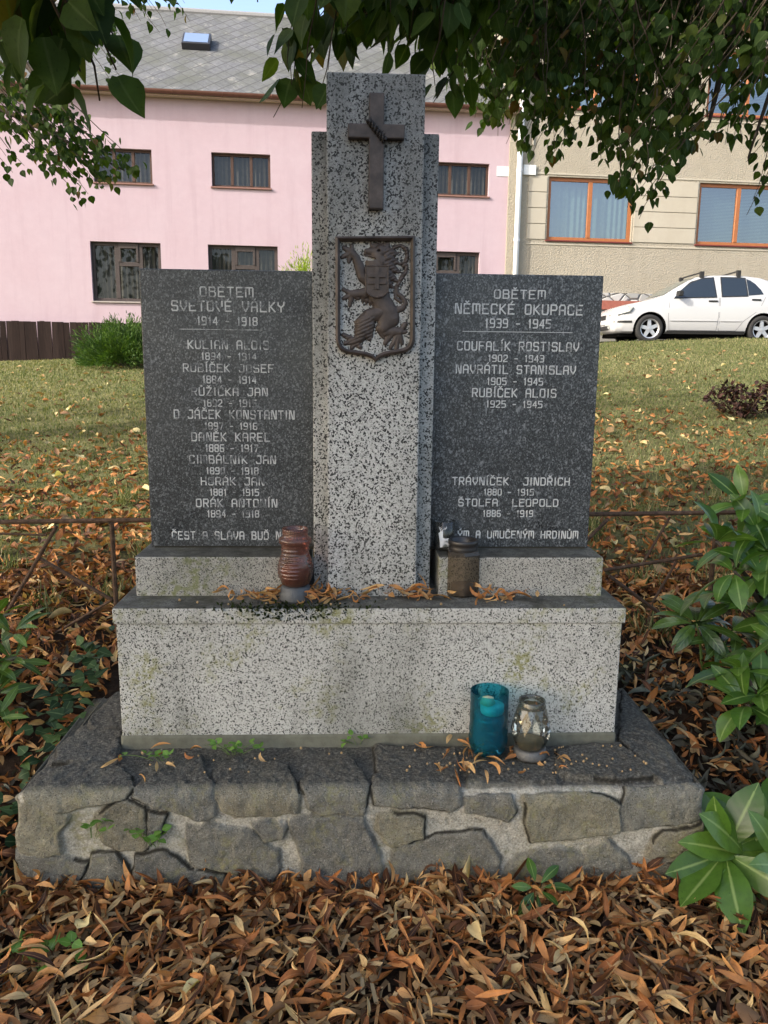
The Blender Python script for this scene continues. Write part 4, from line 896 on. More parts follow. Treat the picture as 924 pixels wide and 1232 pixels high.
b = MB(); ov = -.24; zr0 = z_eave+.08
b.add([(S0-.3, 0, 0), (.05, 0, 0), (.05, (rp-ov)/math.cos(RA), 0), (S0-.3, (rp-ov)/math.cos(RA), 0), (S0-.3, 0, -.06), (.05, 0, -.06), (.05, (rp-ov)/math.cos(RA), -.06), (S0-.3, (rp-ov)/math.cos(RA), -.06)], [(0, 1, 2, 3), (7, 6, 5, 4), (0, 4, 5, 1), (1, 5, 6, 2), (2, 6, 7, 3), (3, 7, 4, 0)])
roof = b.build('roof', slate(), pink); roof.location = (0, ov, zr0); roof.rotation_euler = (RA, 0, 0)
b = MB(); b.tube([(S0-.3, rp+.02, zr0+(rp-ov)*math.tan(RA)), (.05, rp+.02, zr0+(rp-ov)*math.tan(RA))], .10, 10); b.build('ridge_cap', simple('ridge_grey', (.22, .22, .22), .8, .2), pink)
M_copper = simple('brown_gutter', (.13, .058, .042), .5, .4, .2, .35, 8)
b = MB(); zg = z_eave+.02
for half in (0,):
    vs = []; n = 10
    for x in (S0-.3, .02):
        for i in range(n+1): q = math.pi*i/n; vs.append((x, ov-.04+.07*math.cos(q), zg+.04-.07*math.sin(q)))
    b.add(vs, [(i, i+1, n+2+i, n+1+i) for i in range(n)])
for x in np.arange(S0, 0, 1.1): b.tube([(x, ov-.04+.075*math.cos(q), zg+.04-.075*math.sin(q)) for q in np.linspace(0, math.pi, 9)], .008, 5)
b.build('gutter', M_copper, pink, smooth=True)
b = MB(); b.box((S0-.3, ov+.03, z_eave-.01), (.0, -.002, z_eave+.03)); b.build('soffit', simple('pale_soffit', (.50, .40, .34), .8, .2), pink)
b = MB(); b.box((S0-.3, ov+.02, z_eave+.031), (.0, ov+.06, zr0+.03)); b.build('fascia', simple('dark_fascia', (.10, .07, .06), .8, .2), pink)
# skylight on the roof
sx, sy_, sz = roof_pt(236, 60)
sk_ = thing('skylight', (sx, sy_, sz), 0); sk_.parent = pink; sk_.rotation_euler = (rad(40), 0, 0)
b = MB(); b.box((-.34, -.02, .0), (.34, .62, .16)); b.build('frame', simple('dark_metal', (.03, .03, .035), .4, .4), sk_, bevel=.01, seg=1)
b = MB(); b.box((-.29, .03, .161), (.29, .57, .170)); M = Mat('skylight_glass', .05, .9); M.col((.16, .22, .34)); b.build('pane', M.m, sk_)
# plates at the corner
for (q0, q1), par_, nm in (((598, 200), (612.5, 212.5)), pink, 'wall_plate'),:
    a0, g1 = fac(*q0); a1, g0 = fac(*q1); b = MB(); b.box((a0, -.012, g0), (a1, .004, g1)); b.build(nm, simple('grey_white_plate', (.58, .60, .60), .5, .3), par_, bevel=.003)
# wooden planks along the foot of the pink house
fb = thing('plank_fence', (P0[0], P0[1], ZB), FA, 'dark weathered plank fence at the foot of the pink house', 'fence')
M_plank = Mat('dark_planks', .9, .15); _n = M_plank.noise(9, 6, .7, vec=M_plank.mapv((6, 6, .35)))
M_plank.col(M_plank.mix(M_plank.attr('rnd'), M_plank.ramp(_n, [(.3, (.007, .0045, .004)), (.7, (.022, .013, .011))]), M_plank.ramp(_n, [(.3, (.012, .0085, .008)), (.7, (.036, .023, .019))]))); M_plank = M_plank.m
z_ft = fac(80, 387.5, -.25)[1]; z_fb = fac(60, 436, -.25)[1]-.3
x = -18.0; V = []; F = []; A_ = []
while x < -6.6:
    w = rng.uniform(.11, .16); h0 = rng.normal(0, .006); tilt = rng.normal(0, .008); r_ = rng.random(); y0 = -.27+rng.normal(0, .006)
    p = len(V); V += [(x, y0, z_fb), (x+w, y0, z_fb), (x+w+tilt, y0, z_ft+h0), (x+tilt, y0, z_ft+h0), (x, y0+.025, z_fb), (x+w, y0+.025, z_fb), (x+w+tilt, y0+.025, z_ft+h0), (x+tilt, y0+.025, z_ft+h0)]
    F += [tuple(p+i for i in q) for q in ((0, 1, 2, 3), (1, 5, 6, 2), (2, 6, 7, 3), (0, 3, 7, 4), (4, 7, 6, 5))]; A_ += [r_]*8; x += w+rng.uniform(.002, .008)
np_mesh('board_panel', np.array(V), np.array(F), M_plank, fb, {'rnd': np.array(A_)}, smooth=False)
for x in np.arange(-17.5, -6.5, 2.1): b = MB(); b.box((x, -.235, z_fb), (x+.09, -.15, z_ft+.02)); b.build('post', M_bark, fb)
# beige house
bei = house('beige_house', 'beige roughcast house with orange framed windows and a white downpipe')
M_rough = stucco('beige_roughcast', (.34, .31, .25), 26, 1.0, .045, (.86, .84, .80)); M_band = stucco('beige_smooth', (.37, .34, .28), 60, .3, .008, (.88, .86, .82))
bz0 = (fac(657, 289)[1]+fac(757, 292)[1])/2; bz1 = fac(662, 213)[1]; uz0 = (fac(671, 131)[1]+fac(880, 141)[1])/2; uz1 = uz0+(bz1-bz0)
c1 = (fac(658, 250)[0], fac(760, 253)[0]); c2s = fac(838, 258)[0]; c2 = (c2s, c2s+c1[1]-c1[0]); dd = c2[0]-c1[0]
cols = [c1, c2, (c2[0]+dd, c2[1]+dd)]
rects = [(a, c, bz0, bz1) for a, c in cols]+[(a, c, uz0, uz1) for a, c in cols]
zst = fac(700, 352)[1]; zred = fac(728, 362)[1]
b = MB(); wall_holes(b, -.16, 13.0, zst, 9.6, rects, .18); b.add([(-.16, 0, -.6), (-.16, .0, 9.6), (-.16, 7, 9.6), (-.16, 7, -.6)], [(0, 1, 2, 3)]); b.add([(13, 0, -.6), (13, 0, 9.6), (13, 7, 9.6), (13, 7, -.6)], [(3, 2, 1, 0)])
wl = b.build('wall', M_rough, bei); wl.location.y = -.06
M_stw = Mat('plinth_stones', .9, .2); _v = M_stw.voro(3.2, 'Color', vec=M_stw.mapv((1, 1, 1.7))); _e = M_stw.voro(3.2, 'Distance', 'DISTANCE_TO_EDGE', vec=M_stw.mapv((1, 1, 1.7)))
_s = M_stw.n.new('ShaderNodeSeparateColor'); M_stw.link(_v, _s.inputs[0])
M_stw.col(M_stw.mix(M_stw.ramp(_e, [(.03, 1), (.06, 0)]), M_stw.mix(_s.outputs[0], (.28, .28, .27), (.42, .41, .40)), (.10, .10, .095))); M_stw.bump(M_stw.ramp(_e, [(0, 0), (.12, 1)]), .8, .03)
b = MB(); b.box((-.15, -.11, zred), (13, .1, zst-.003)); b.build('stone_plinth', M_stw.m, bei)
b = MB(); b.box((-.15, -.16, zred-.22), (13, -.0, zred-.003)); b.build('red_step', simple('red_brick_step', (.28, .10, .075), .9, .2, 0, .3, 12), bei)
b = MB(); b.box((-.15, -.12, -.6), (13, .05, zred-.223)); b.build('foundation', simple('grey_foundation', (.20, .195, .18), .9, .2, 0, .3, 6), bei)
def beige_cur(kind):
    def f(w, a, c, e, g):
        m = (a+c)/2
        if kind == 0: curtain(w, a, c, e, g, .27, M_sheer, .02, .16)
        else:
            bb = MB(); n_ = int((g-e)/.035)
            for i in range(n_): z = e+i*.035; bb.add([(a, .24, z), (c, .24, z), (c, .262, z+.026), (a, .262, z+.026)], [(0, 1, 2, 3)])
            bb.build('blind', M_blind, w)
    return f
M_redsill = simple('dark_red_sill', (.13, .03, .025), .5, .3)
i_ = 0
for zz0, zz1 in ((bz0, bz1), (uz0, uz1)):
    for (a, c) in cols:
        w = window(bei, a, c, zz0, zz1, (.5,), M_oframe, M_paneb, .085, .07, beige_cur(0 if i_ in (0, 3) else 1), sill=M_redsill); w.location.y = -.06; i_ += 1
# smooth banded panels between the lower windows
gaps = [(fac(634, 250)[0], c1[0]-.04), (c1[1]+.04, c2[0]-.04), (c2[1]+.04, cols[2][0]-.04)]
for a, c in gaps:
    b = MB()
    for k_ in range(4): z0 = bz0+(bz1-bz0)*k_/4; b.box((a, -.078, z0+.008), (c, -.055, z0+(bz1-bz0)/4-.008))
    b.build('banded_panel', M_band, bei, bevel=.004, seg=1)
b = MB()
for zc in (bz0-.10, bz1+.06, uz0-.13): b.box((fac(634, 250)[0], -.075, zc-.02), (12.9, -.057, zc+.02))
b.build('string_course', M_band, bei, bevel=.006, seg=1)
ds_ = fac(621.5, 240)[0]
pp = thing('downpipe'); pp.parent = bei
b = MB(); b.tube([(ds_, -.16, -.2), (ds_, -.16, fac(621, 165)[1]), (ds_+.02, -.16, fac(626, 120)[1]), (ds_+.05, -.16, 9.4)], .068, 14); b.build('pipe', simple('white_pipe', (.66, .68, .70), .45, .4, 0, .12, 5), pp, smooth=True)
for py in (207, 290): zc = fac(621, py)[1]; b = MB(); b.tube([(ds_, -.16, zc-.03), (ds_, -.16, zc+.03)], .078, 14); b.build('collar', simple('pipe_collar', (.55, .57, .60), .4, .4), pp)
a0, g1 = fac(628.5, 199.5); a1, g0 = fac(643, 212); b = MB(); b.box((a0, -.12, g0), (a1, -.05, g1)); b.build('meter_box', simple('meter_white', (.62, .64, .64), .5, .3), bei, bevel=.006)
b = MB(); a0 = fac(640, 180)[0]; b.tube([(a0, -.075, fac(640, 176)[1]), (a0, -.075, fac(643, 150)[1])], .03, 8); b.build('conduit', M_band, bei)
b = MB(); b.box((-.5, -.5, 9.6), (13.4, 7.4, 9.8)); b.build('eaves_slab', simple('eaves', (.35, .3, .25), .8, .2), bei)

# ------------------------------------------------------------------ CAR
fwp = dep(779, 404, 16.8)+.735*np.array([math.sin(YAW), math.cos(YAW), 0]); car = thing('parked_car', (fwp[0], fwp[1], float(ground_z(fwp[0], 15.2))-.03), -YAW+rad(1), 'white five door hatchback with roof bars parked on the road before the beige house', 'car')
paint = Mat('white_paint', .25, .5); paint.col((.40, .405, .41)); paint.b.inputs['Coat Weight'].default_value = .6; M_paint = paint.m
M_trim = simple('black_trim', (.018, .018, .018), .6, .3); M_tyre = simple('tyre_rubber', (.025, .025, .025), .85, .2); M_alloy = simple('alloy', (.50, .51, .53), .35, .5, .7, .1)
M_under = simple('wheel_well', (.006, .006, .006), .95, .05); M_cargl = Mat('car_window', .04, .8); M_cargl.col((.014, .02, .028)); M_cargl = M_cargl.m
ST = [ # X, zb, zmid, zbelt, zside_top, ztop, w_sill, w_mid, w_belt, w_top
 (-.82, .34, .44, .52, .56, .58, .40, .46, .46, .40), (-.795, .25, .42, .56, .61, .63, .58, .62, .60, .55), (-.72, .21, .43, .62, .68, .70, .68, .72, .69, .62), (-.60, .20, .45, .68, .75, .78, .73, .775, .745, .66), (-.40, .20, .47, .74, .81, .84, .76, .805, .775, .68),
 (-.1, .20, .48, .80, .87, .90, .775, .82, .79, .69), (.15, .20, .48, .85, .93, .965, .78, .825, .795, .69), (.28, .20, .48, .88, .975, 1.01, .78, .825, .80, .69), (.55, .20, .48, .915, 1.14, 1.18, .78, .825, .80, .66),
 (.85, .20, .48, .94, 1.31, 1.355, .78, .825, .80, .62), (1.05, .20, .48, .95, 1.385, 1.43, .78, .825, .80, .595), (1.3, .20, .48, .96, 1.425, 1.47, .78, .825, .80, .58), (1.7, .20, .48, .975, 1.435, 1.485, .78, .825, .80, .575), (2.1, .20, .48, .99, 1.425, 1.475, .78, .825, .80, .57),
 (2.45, .22, .48, 1.0, 1.39, 1.44, .77, .82, .79, .56), (2.7, .24, .49, 1.01, 1.32, 1.37, .76, .81, .78, .55), (2.9, .25, .50, 1.0, 1.17, 1.21, .74, .79, .76, .56), (3.04, .26, .50, .97, 1.02, 1.05, .70, .76, .73, .58), (3.12, .30, .5, .82, .88, .90, .60, .68, .66, .55)]
STA = np.array(ST)
def sect(X): return [float(np.interp(X, STA[:, 0], STA[:, i])) for i in range(1, 10)]
def side_y(X, z):
    zb, zm, zl, zt, ztp, ws_, wm, wb, wt = sect(X)
    return float(np.interp(z, [zb, (zb+zm)/2, zm, zl, zt], [ws_, (ws_+wm)/2+.012, wm, wb, wt]))
Xs = np.unique(np.concatenate([STA[:, 0], np.arange(-.8, 3.12, .05)])); b = MB(); rows_ = []
for X in Xs:
    zb, zm, zl, zt, ztp, ws_, wm, wb, wt = sect(X)
    half = [(0, zb), (ws_*.9, zb), (ws_, zb+.04), ((ws_+wm)/2+.012, (zb+zm)/2), (wm, zm), ((wm+wb)/2+.004, (zm+zl)/2), (wb, zl), ((wb+wt)/2, (zl+zt)/2), (wt, zt), (wt-.05, zt+(ztp-zt)*.55), (wt*.6, ztp-.004), (0, ztp)]
    rows_.append([(X, -y, z) for y, z in half]+[(X, y, z) for y, z in half[-2:0:-1]])
nr = len(rows_[0]); b.add(sum(rows_, []), [(i*nr+k, i*nr+(k+1) % nr, (i+1)*nr+(k+1) % nr, (i+1)*nr+k) for i in range(len(rows_)-1) for k in range(nr)]+[tuple(range(nr))[::-1], tuple(range((len(rows_)-1)*nr, len(rows_)*nr))])
body = b.build('body', M_paint, car, smooth=True)
bm = bmesh.new(); bm.from_mesh(body.data); bmesh.ops.recalc_face_normals(bm, faces=bm.faces); bm.to_mesh(body.data); bm.free()
WX = (0.0, 2.462); RWH = .30; ARCH = .355
cut = MB()
for X in WX:
    for sgn in (-1, 1): cut.tube([(X, sgn*.50, RWH), (X, sgn*1.2, RWH)], ARCH, 40)
cutter = cut.build('wheel_cutter', M_under)
cutter.parent = car
md = body.modifiers.new('arches', 'BOOLEAN'); md.operation = 'DIFFERENCE'; md.object = cutter; md.solver = 'EXACT'
bpy.context.view_layer.update(); dg = bpy.context.evaluated_depsgraph_get(); nm = bpy.data.meshes.new_from_object(body.evaluated_get(dg)); body.modifiers.clear(); body.data = nm
nm.materials.clear(); nm.materials.append(M_paint); nm.materials.append(M_under)
for pgn in nm.polygons:
    c = pgn.center; pgn.use_smooth = True
    inside = any(math.hypot(c.x-X, c.z-RWH) < ARCH+.003 for X in WX) and abs(c.y) < .80
    pgn.material_index = 1 if inside and (abs(c.y) < .62 or abs(math.hypot(c.x-[0, 2.462][c.x > 1.2], c.z-RWH)-ARCH) < .02) else 0
bpy.data.objects.remove(cutter)
nm.set_sharp_from_angle(angle=rad(38)) if hasattr(nm, 'set_sharp_from_angle') else None
def side_panel(name, poly, mat, off=.004, parent=car, sides=(-1, 1), th=.0, cy=None, div=10):
    """a polygon (X,z) laid on the flank, following its curve"""
    obs = []
    for sgn in sides:
        bm = bmesh.new(); vs_ = [bm.verts.new((x, 0, z)) for x, z in poly]; f_ = bm.faces.new(vs_)
        for k in range(1, div):
            for ax in (0, 2):
                lo = min(p[0 if ax == 0 else 1] for p in poly); hi = max(p[0 if ax == 0 else 1] for p in poly); co = [0, 0, 0]; co[ax] = lo+(hi-lo)*k/div; no = [0, 0, 0]; no[ax] = 1
                bmesh.ops.bisect_plane(bm, geom=bm.verts[:]+bm.edges[:]+bm.faces[:], plane_co=co, plane_no=no)
        for v in bm.verts: v.co.y = sgn*(side_y(v.co.x, v.co.z)+off)
        bmesh.ops.recalc_face_normals(bm, faces=bm.faces)
        me = bpy.data.meshes.new(name); bm.to_mesh(me); bm.free(); me.materials.append(mat)
        for pg in me.polygons: pg.use_smooth = True
        o = bpy.data.objects.new(name, me); COL.objects.link(o); o.parent = parent; obs.append(o)
    return obs
fwin = [(.50, .955), (1.40, .985), (1.38, 1.395), (1.14, 1.375), (.90, 1.285), (.68, 1.145)]
rwin = [(1.54, .995), (2.08, 1.015), (2.08, 1.39), (1.9, 1.40), (1.56, 1.402)]
qwin = [(2.11, 1.02), (2.44, 1.05), (2.40, 1.15), (2.30, 1.275), (2.20, 1.35), (2.11, 1.385)]
def grow(P, e):
    cx = sum(p[0] for p in P)/len(P); cz = sum(p[1] for p in P)/len(P)
    return [(x+e*(1 if x > cx else -1), z+e*(1 if z > cz else -1)) for x, z in P]
for P_ in (fwin, rwin, qwin):
    for o in side_panel('side_window', P_, M_cargl, .009): pass
side_panel('window_seal', grow(fwin, .022), M_trim, .005); side_panel('window_seal', grow(rwin, .022), M_trim, .005)
def seam(pts, w=.009, mat=M_trim, off=.003, name='door_seam'):
    for (x0, z0), (x1, z1) in zip(pts, pts[1:]):
        d = math.hypot(x1-x0, z1-z0); nx, nz = -(z1-z0)/d*w/2, (x1-x0)/d*w/2
        side_panel(name, [(x0+nx, z0+nz), (x1+nx, z1+nz), (x1-nx, z1-nz), (x0-nx, z0-nz)], mat, off, div=4)
M_seam = simple('panel_gap', (.10, .10, .105), .7, .2)
def door(pts, hx, hz):
    d = thing('door'); d.parent = car
    for (x0, z0), (x1, z1) in zip(pts, pts[1:]):
        L = math.hypot(x1-x0, z1-z0); w = .008; nx, nz = -(z1-z0)/L*w/2, (x1-x0)/L*w/2
        side_panel('door_seam', [(x0+nx, z0+nz), (x1+nx, z1+nz), (x1-nx, z1-nz), (x0-nx, z0-nz)], M_seam, .003, d, div=4)
    for sgn in (-1, 1):
        y = side_y(hx, hz)
        b = MB(); b.box((hx-.10, sgn*y-.02, hz-.016), (hx+.10, sgn*y+.02, hz+.018)); b.build('handle', M_trim, d, bevel=.012)
door([(.40, .90), (.38, .55), (.42, .27), (1.45, .27), (1.475, .60), (1.47, .97)], 1.34, .89)
door([(1.495, .97), (1.50, .27), (1.88, .27), (2.02, .47), (2.36, .72), (2.48, .99)], 2.28, .93)
side_panel('side_moulding', [(.42, .50), (1.45, .50), (1.45, .465), (.42, .465)], M_paint, .012, div=6); side_panel('side_moulding', [(1.52, .50), (1.98, .50), (1.96, .465), (1.52, .465)], M_paint, .012, div=6)
seam([(.42, .462), (1.45, .462)], .006, M_seam, .010, 'moulding_shadow_gap'); seam([(1.52, .462), (1.94, .462)], .006, M_seam, .010, 'moulding_shadow_gap')
side_panel('sill_trim', [(.37, .265), (2.09, .265), (2.09, .215), (.37, .215)], M_trim, .006, div=6)
seam([(-.76, .44), (-.40, .44)], .045, M_trim, .010, 'bumper_strip')
# glazing on the slopes: windscreen, rear window; lamps, mirrors, bars
def strip_x(name, Xa, Xb, f, mat, par=car, up=.008, zoff=0):
    xs = np.linspace(Xa, Xb, 8); b = MB(); V = []
    for X in xs:
        zb, zm, zl, zt, ztp, ws_, wm, wb, wt = sect(X); y1 = wt*f
        for y in np.linspace(-y1, y1, 9):
            a_ = abs(y); z = float(np.interp(a_, [0, wt*.6, wt-.05, wt], [ztp, ztp-.004, zt+(ztp-zt)*.55, zt])); V.append((X-up*.7, y, z+up))
    b.add(V, [(i*9+k, i*9+k+1, (i+1)*9+k+1, (i+1)*9+k) for i in range(7) for k in range(8)]); return b.build(name, mat, par, smooth=True)
M_wind = Mat('windscreen', .05, .8); M_wind.col((.10, .12, .11)); strip_x('windscreen', .31, 1.00, .90, M_wind.m)
strip_x('rear_window', 2.74, 2.99, .85, M_cargl, up=.006)
for sgn in (-1, 1):
    b = MB(); P_ = [(-.80, sgn*.50, .565), (-.67, sgn*.745, .575), (-.43, sgn*.812, .64), (-.36, sgn*.802, .735), (-.48, sgn*.745, .775), (-.71, sgn*.56, .71)]
    c_ = np.mean(P_, 0); top_ = [tuple(np.array(q)+np.array((-.035, sgn*.02, .012))) for q in P_]
    b.add(P_+top_, [tuple(range(6)), tuple(range(6, 12))[::-1]]+[(i, (i+1) % 6, (i+1) % 6+6, i+6) for i in range(6)])
    M_lamp = Mat('headlamp_glass', .1, .6); M_lamp.col((.22, .23, .22)); b.build('headlight', M_lamp.m, car, bevel=.012)
    b = MB(); b.lathe([(0, 0), (.042, 0), (.045, .02), (.038, .024), (0, .018)], 18); fl = b.build('fog_lamp', M_lamp.m, car); fl.location = (-.80, sgn*.54, .33); fl.rotation_euler = (0, -math.pi/2, -sgn*.5)
    b = MB(); b.box((.56, sgn*.80-.03, .985), (.64, sgn*.93, 1.015)); b.box((.51, min(sgn*.82, sgn*.98), .975), (.62, max(sgn*.82, sgn*.98), 1.09)); b.build('wing_mirror', M_trim, car, bevel=.025, seg=3)
    b = MB(); b.lathe([(0, 0), (.05, 0), (.05, .02), (0, .03)], 12); tl_ = b.build('tail_light', simple('red_lens', (.3, .01, .01), .2, .5), car); tl_.location = (3.05, sgn*.68, .80); tl_.rotation_euler = (0, math.pi/2, 0)
for X in (1.14, 1.95):
    zb, zm, zl, zt, ztp, ws_, wm, wb, wt = sect(X); b = MB(); b.tube([(X, -wt+.03, ztp+.07), (X, wt-.03, ztp+.07)], .018, 8)
    for sgn in (-1, 1): b.box((X-.045, sgn*(wt-.02)-.03, zt-.01), (X+.045, sgn*(wt-.02)+.03, ztp+.09))
    b.build('roof_bar', M_trim, car, bevel=.008)
b = MB(); b.box((-.835, -.30, .50), (-.79, .30, .60)); b.build('grille', M_trim, car, bevel=.015)
b = MB(); b.box((-.84, -.50, .275), (-.77, .50, .365)); b.build('air_intake', M_trim, car, bevel=.015)
b = MB(); b.box((-.85, -.26, .40), (-.826, .26, .48)); b.build('number_plate', M_white, car, bevel=.004)
b = MB(); b.box((-.62, -.60, .13), (2.95, .60, .26)); b.build('underbody', M_under, car, bevel=.02)
b = MB(); b.box((1.0, -.45, .62), (1.5, .45, .68)); b.build('seat_row', M_trim, car)
def wheel(X, sgn):
    w = thing('wheel', (X, sgn*.735, RWH)); w.parent = car; w.rotation_euler = (math.pi/2 if sgn < 0 else -math.pi/2, 0, 0)
    b = MB(); b.lathe([(.195, -.09), (.27, -.095), (.292, -.075), (.30, -.03), (.30, .03), (.292, .07), (.27, .088), (.215, .084), (.20, .07), (.195, -.09)], 40); b.build('tyre', M_tyre, w, smooth=True)
    b = MB(); b.lathe([(.205, .078), (.205, .07), (.19, .05), (.185, -.05), (0, -.05)], 36)
    b.lathe([(.185, .06), (.207, .078), (.207, .084), (.19, .075)], 36)
    for k in range(5):
        q = k*2*math.pi/5+.4; c_, s_ = math.cos(q), math.sin(q)
        prof_ = [(.03, -.042), (.19, -.034), (.19, .034), (.03, .042)]
        b.add([(r_*c_-t*s_, r_*s_+t*c_, .062) for r_, t in prof_]+[(r_*c_-t*s_, r_*s_+t*c_, .02) for r_, t in prof_], [(0, 1, 2, 3), (0, 4, 5, 1), (1, 5, 6, 2), (2, 6, 7, 3), (3, 7, 4, 0)])
    b.lathe([(0, .07), (.045, .068), (.05, .05)], 18); b.build('rim', M_alloy, w)
    b = MB(); b.lathe([(0, .0), (.185, .0)], 24); b.build('brake_disc', M_under, w)
for X in WX:
    for sgn in (-1, 1): wheel(X, sgn)

# ------------------------------------------------------------------ SHRUBS AND PLANTS
def on_ground(px, py):
    d = ray(px, py); t = np.linspace(.8, 40, 6000); P = CAM+d*t[:, None]; m = P[:, 2] <= ground_z(P[:, 0], P[:, 1]); i = int(np.argmax(m)); return P[i]
def whorl(P, n, L, Wd, elev=(.0, .6), curl=(-1.3, -.5), prof='ellip', axis=(0, 0, 1), fold=(.05, .3), rows=8, gap=.016, rnd=None, az0=None):
    ax = Vector(axis).normalized(); u = ax.orthogonal().normalized(); v = ax.cross(u)
    az = (rng.uniform(0, 6.28) if az0 is None else az0)+np.arange(n)*2.4+rng.normal(0, .15, n); el = rng.uniform(*elev, n)
    D = np.array([np.array(u)*math.cos(a)*math.cos(e)+np.array(v)*math.sin(a)*math.cos(e)+np.array(ax)*math.sin(e) for a, e in zip(az, el)])
    N = np.array(ax)[None]+rng.normal(0, .22, (n, 3))
    # leaf stalk gap: leaves start a little off the axis
    Pp = np.array(P)[None]+D*gap
    ln = rng.uniform(*L, n); return leaf_arrays(Pp, D, N, ln, ln*rng.uniform(*Wd, n), rng.uniform(*curl, n), rng.uniform(*fold, n), rng.normal(0, .25, n), prof, rows, rnd)
def shrub(name, label, cat, root, whs, mat, stem_mat=M_bark, r0=.012, group=None, **k):
    t = thing(name, root, 0, label, cat, group); parts = []; b = MB()
    for (P, n, L, kw) in whs:
        P = np.array(P); kk = dict(k); kk.update(kw); parts.append(whorl(P-np.array(root), n, (L*.75, L*1.05), kk.pop('Wd', (.36, .44)), **kk))
        q = P-np.array(root); b.tube(curve_pts((rng.normal(0, .02), rng.normal(0, .02), -.03), q, (q[0]*-.15, q[1]*-.15, .04)), np.linspace(r0, r0*.45, 6), 6)
    v, f, a = merge(parts); np_mesh('foliage', v, f, mat, t, a); b.build('stem', stem_mat, t, smooth=True); return t
W_ = lambda px, py, d, n, L, **kw: (dep(px, py, d), n, L, kw)
cv = (-.15, -1, .55)
def bush_whorls(pts, L, n=(6, 9)):
    out = []
    for (px, py, d) in pts:
        out.append(W_(px, py, d, int(rng.integers(*n)), L*rng.uniform(.85, 1.1), axis=(rng.normal(-.15, .3), rng.normal(-.35, .25), rng.uniform(.6, 1)), elev=(-.55, .95)))
    return out
rt = dep(955, 800, 2.75); rt[2] = ground_z(rt[0], rt[1])
shrub('laurel_shrub', 'tall glossy green laurel shrub in front of the railing beside the memorial', 'shrub', tuple(rt),
    bush_whorls([(896, 606, 2.66), (862, 652, 2.56), (912, 640, 2.62), (884, 688, 2.46), (915, 690, 2.5), (905, 735, 2.5), (938, 640, 2.7), (945, 700, 2.6), (940, 745, 2.55), (872, 715, 2.6), (925, 665, 2.55), (888, 655, 2.7), (960, 670, 2.6), (955, 620, 2.7)], .165), M_laurel, curl=(-1.3, -.2))
rt = on_ground(846, 812)
shrub('hellebore_plant', 'low dark green leafy plant with hand shaped leaves below the laurel', 'plant', tuple(rt), [W_(838, 750, 2.62, 15, .17, axis=(-.1, -.35, .9), Wd=(.24, .30)), W_(866, 775, 2.60, 10, .14, axis=(.2, -.4, .8), Wd=(.24, .3)), W_(880, 760, 2.66, 9, .14, axis=(.2, -.2, .9), Wd=(.24, .3))],
      M_dklaurel, M_gstem, .006, elev=(-.25, .35), curl=(-1.5, -.7))
rt = dep(935, 900, 2.35); rt[2] = ground_z(rt[0], rt[1])
shrub('laurel_shrub', 'lower laurel shrub with pale green drooping leaves right of the stone base', 'shrub', tuple(rt), [
    *bush_whorls([(893, 806, 2.30), (922, 800, 2.34), (898, 848, 2.26), (930, 860, 2.3), (945, 790, 2.4), (915, 835, 2.28), (950, 840, 2.35)], .155)],
    M_laurel, elev=(-.3, .5), curl=(-1.3, -.3))
rt = on_ground(888, 1080)
shrub('serrated_leaf_plant', 'broad leaved green plant at the right front corner of the stone base', 'plant', tuple(rt), [
    W_(872, 1026, 1.93, 13, .185, axis=(-.35, -.7, .5), Wd=(.40, .48)), W_(898, 1030, 1.93, 9, .18, axis=(.0, -.6, .7), Wd=(.38, .46)), W_(920, 985, 2.02, 8, .16, axis=(.1, -.2, .9), Wd=(.38, .44)), W_(940, 1045, 1.9, 9, .18, axis=(.3, -.5, .7), Wd=(.38, .44))],
    M_laurel, M_gstem, .006, elev=(-.5, .75), curl=(-.9, .1), fold=(.05, .22))
rt = on_ground(650, 1086)
shrub('laurel_seedling', 'single small laurel seedling standing in the leaves before the stone base', 'seedling', tuple(rt), [W_(646, 1068, project(rt)[2]-.05, 7, .072, axis=(-.05, -.55, .8), Wd=(.34, .4))], M_laurel, M_gstem, .003, elev=(-.2, .6), curl=(-.9, -.2))
rt = dep(-12, 830, 2.55); rt[2] = ground_z(rt[0], rt[1])
shrub('laurel_shrub', 'dark narrow leaved laurel at the left edge before the railing', 'shrub', tuple(rt), [
    W_(14, 762, 2.5, 10, .13, axis=(.2, -.3, .9)), W_(-8, 745, 2.55, 8, .12), W_(16, 795, 2.45, 9, .125, axis=(.3, -.4, .8)), W_(-6, 835, 2.35, 9, .13, axis=(.3, -.4, .8)), W_(-14, 800, 2.4, 9, .13), W_(-4, 865, 2.3, 7, .11, axis=(.3, -.4, .8))],
    M_midlaurel, elev=(-.3, .9), curl=(-1.1, -.2), Wd=(.22, .28))
def seedling(px, py, label, n=9, L=.026, spread=.06, mat=M_seed, root=None, cat='seedling'):
    rt = np.array(root) if root is not None else on_ground(px, py); t = thing('weed_seedling', tuple(rt), 0, label, cat); parts = []; b = MB()
    for i in range(n):
        q = np.array([rng.normal(0, spread), rng.uniform(-.8, .3)*spread, rng.uniform(.3, 1.5)*L]); parts.append(whorl(q, 2 if i % 2 else 3, (L*.7, L), (.75, .95), elev=(-.2, .6), curl=(-.8, 0), prof='heart', rows=4, gap=.003))
        b.tube(curve_pts((q[0]*.3, q[1]*.3, -.005), q, (0, 0, .01), 4), .0009, 4)
    v, f, a = merge(parts); np_mesh('leaves', v, f, mat, t, a); b.build('stem', M_gstem, t); return t
seedling(60, 1165, 'round leaved seedlings poking through the fallen leaves at the bottom left', 7, .04, .05)
seedling(5, 1150, 'dark seedling leaves at the left edge of the leaf bed', 4, .035, .03)
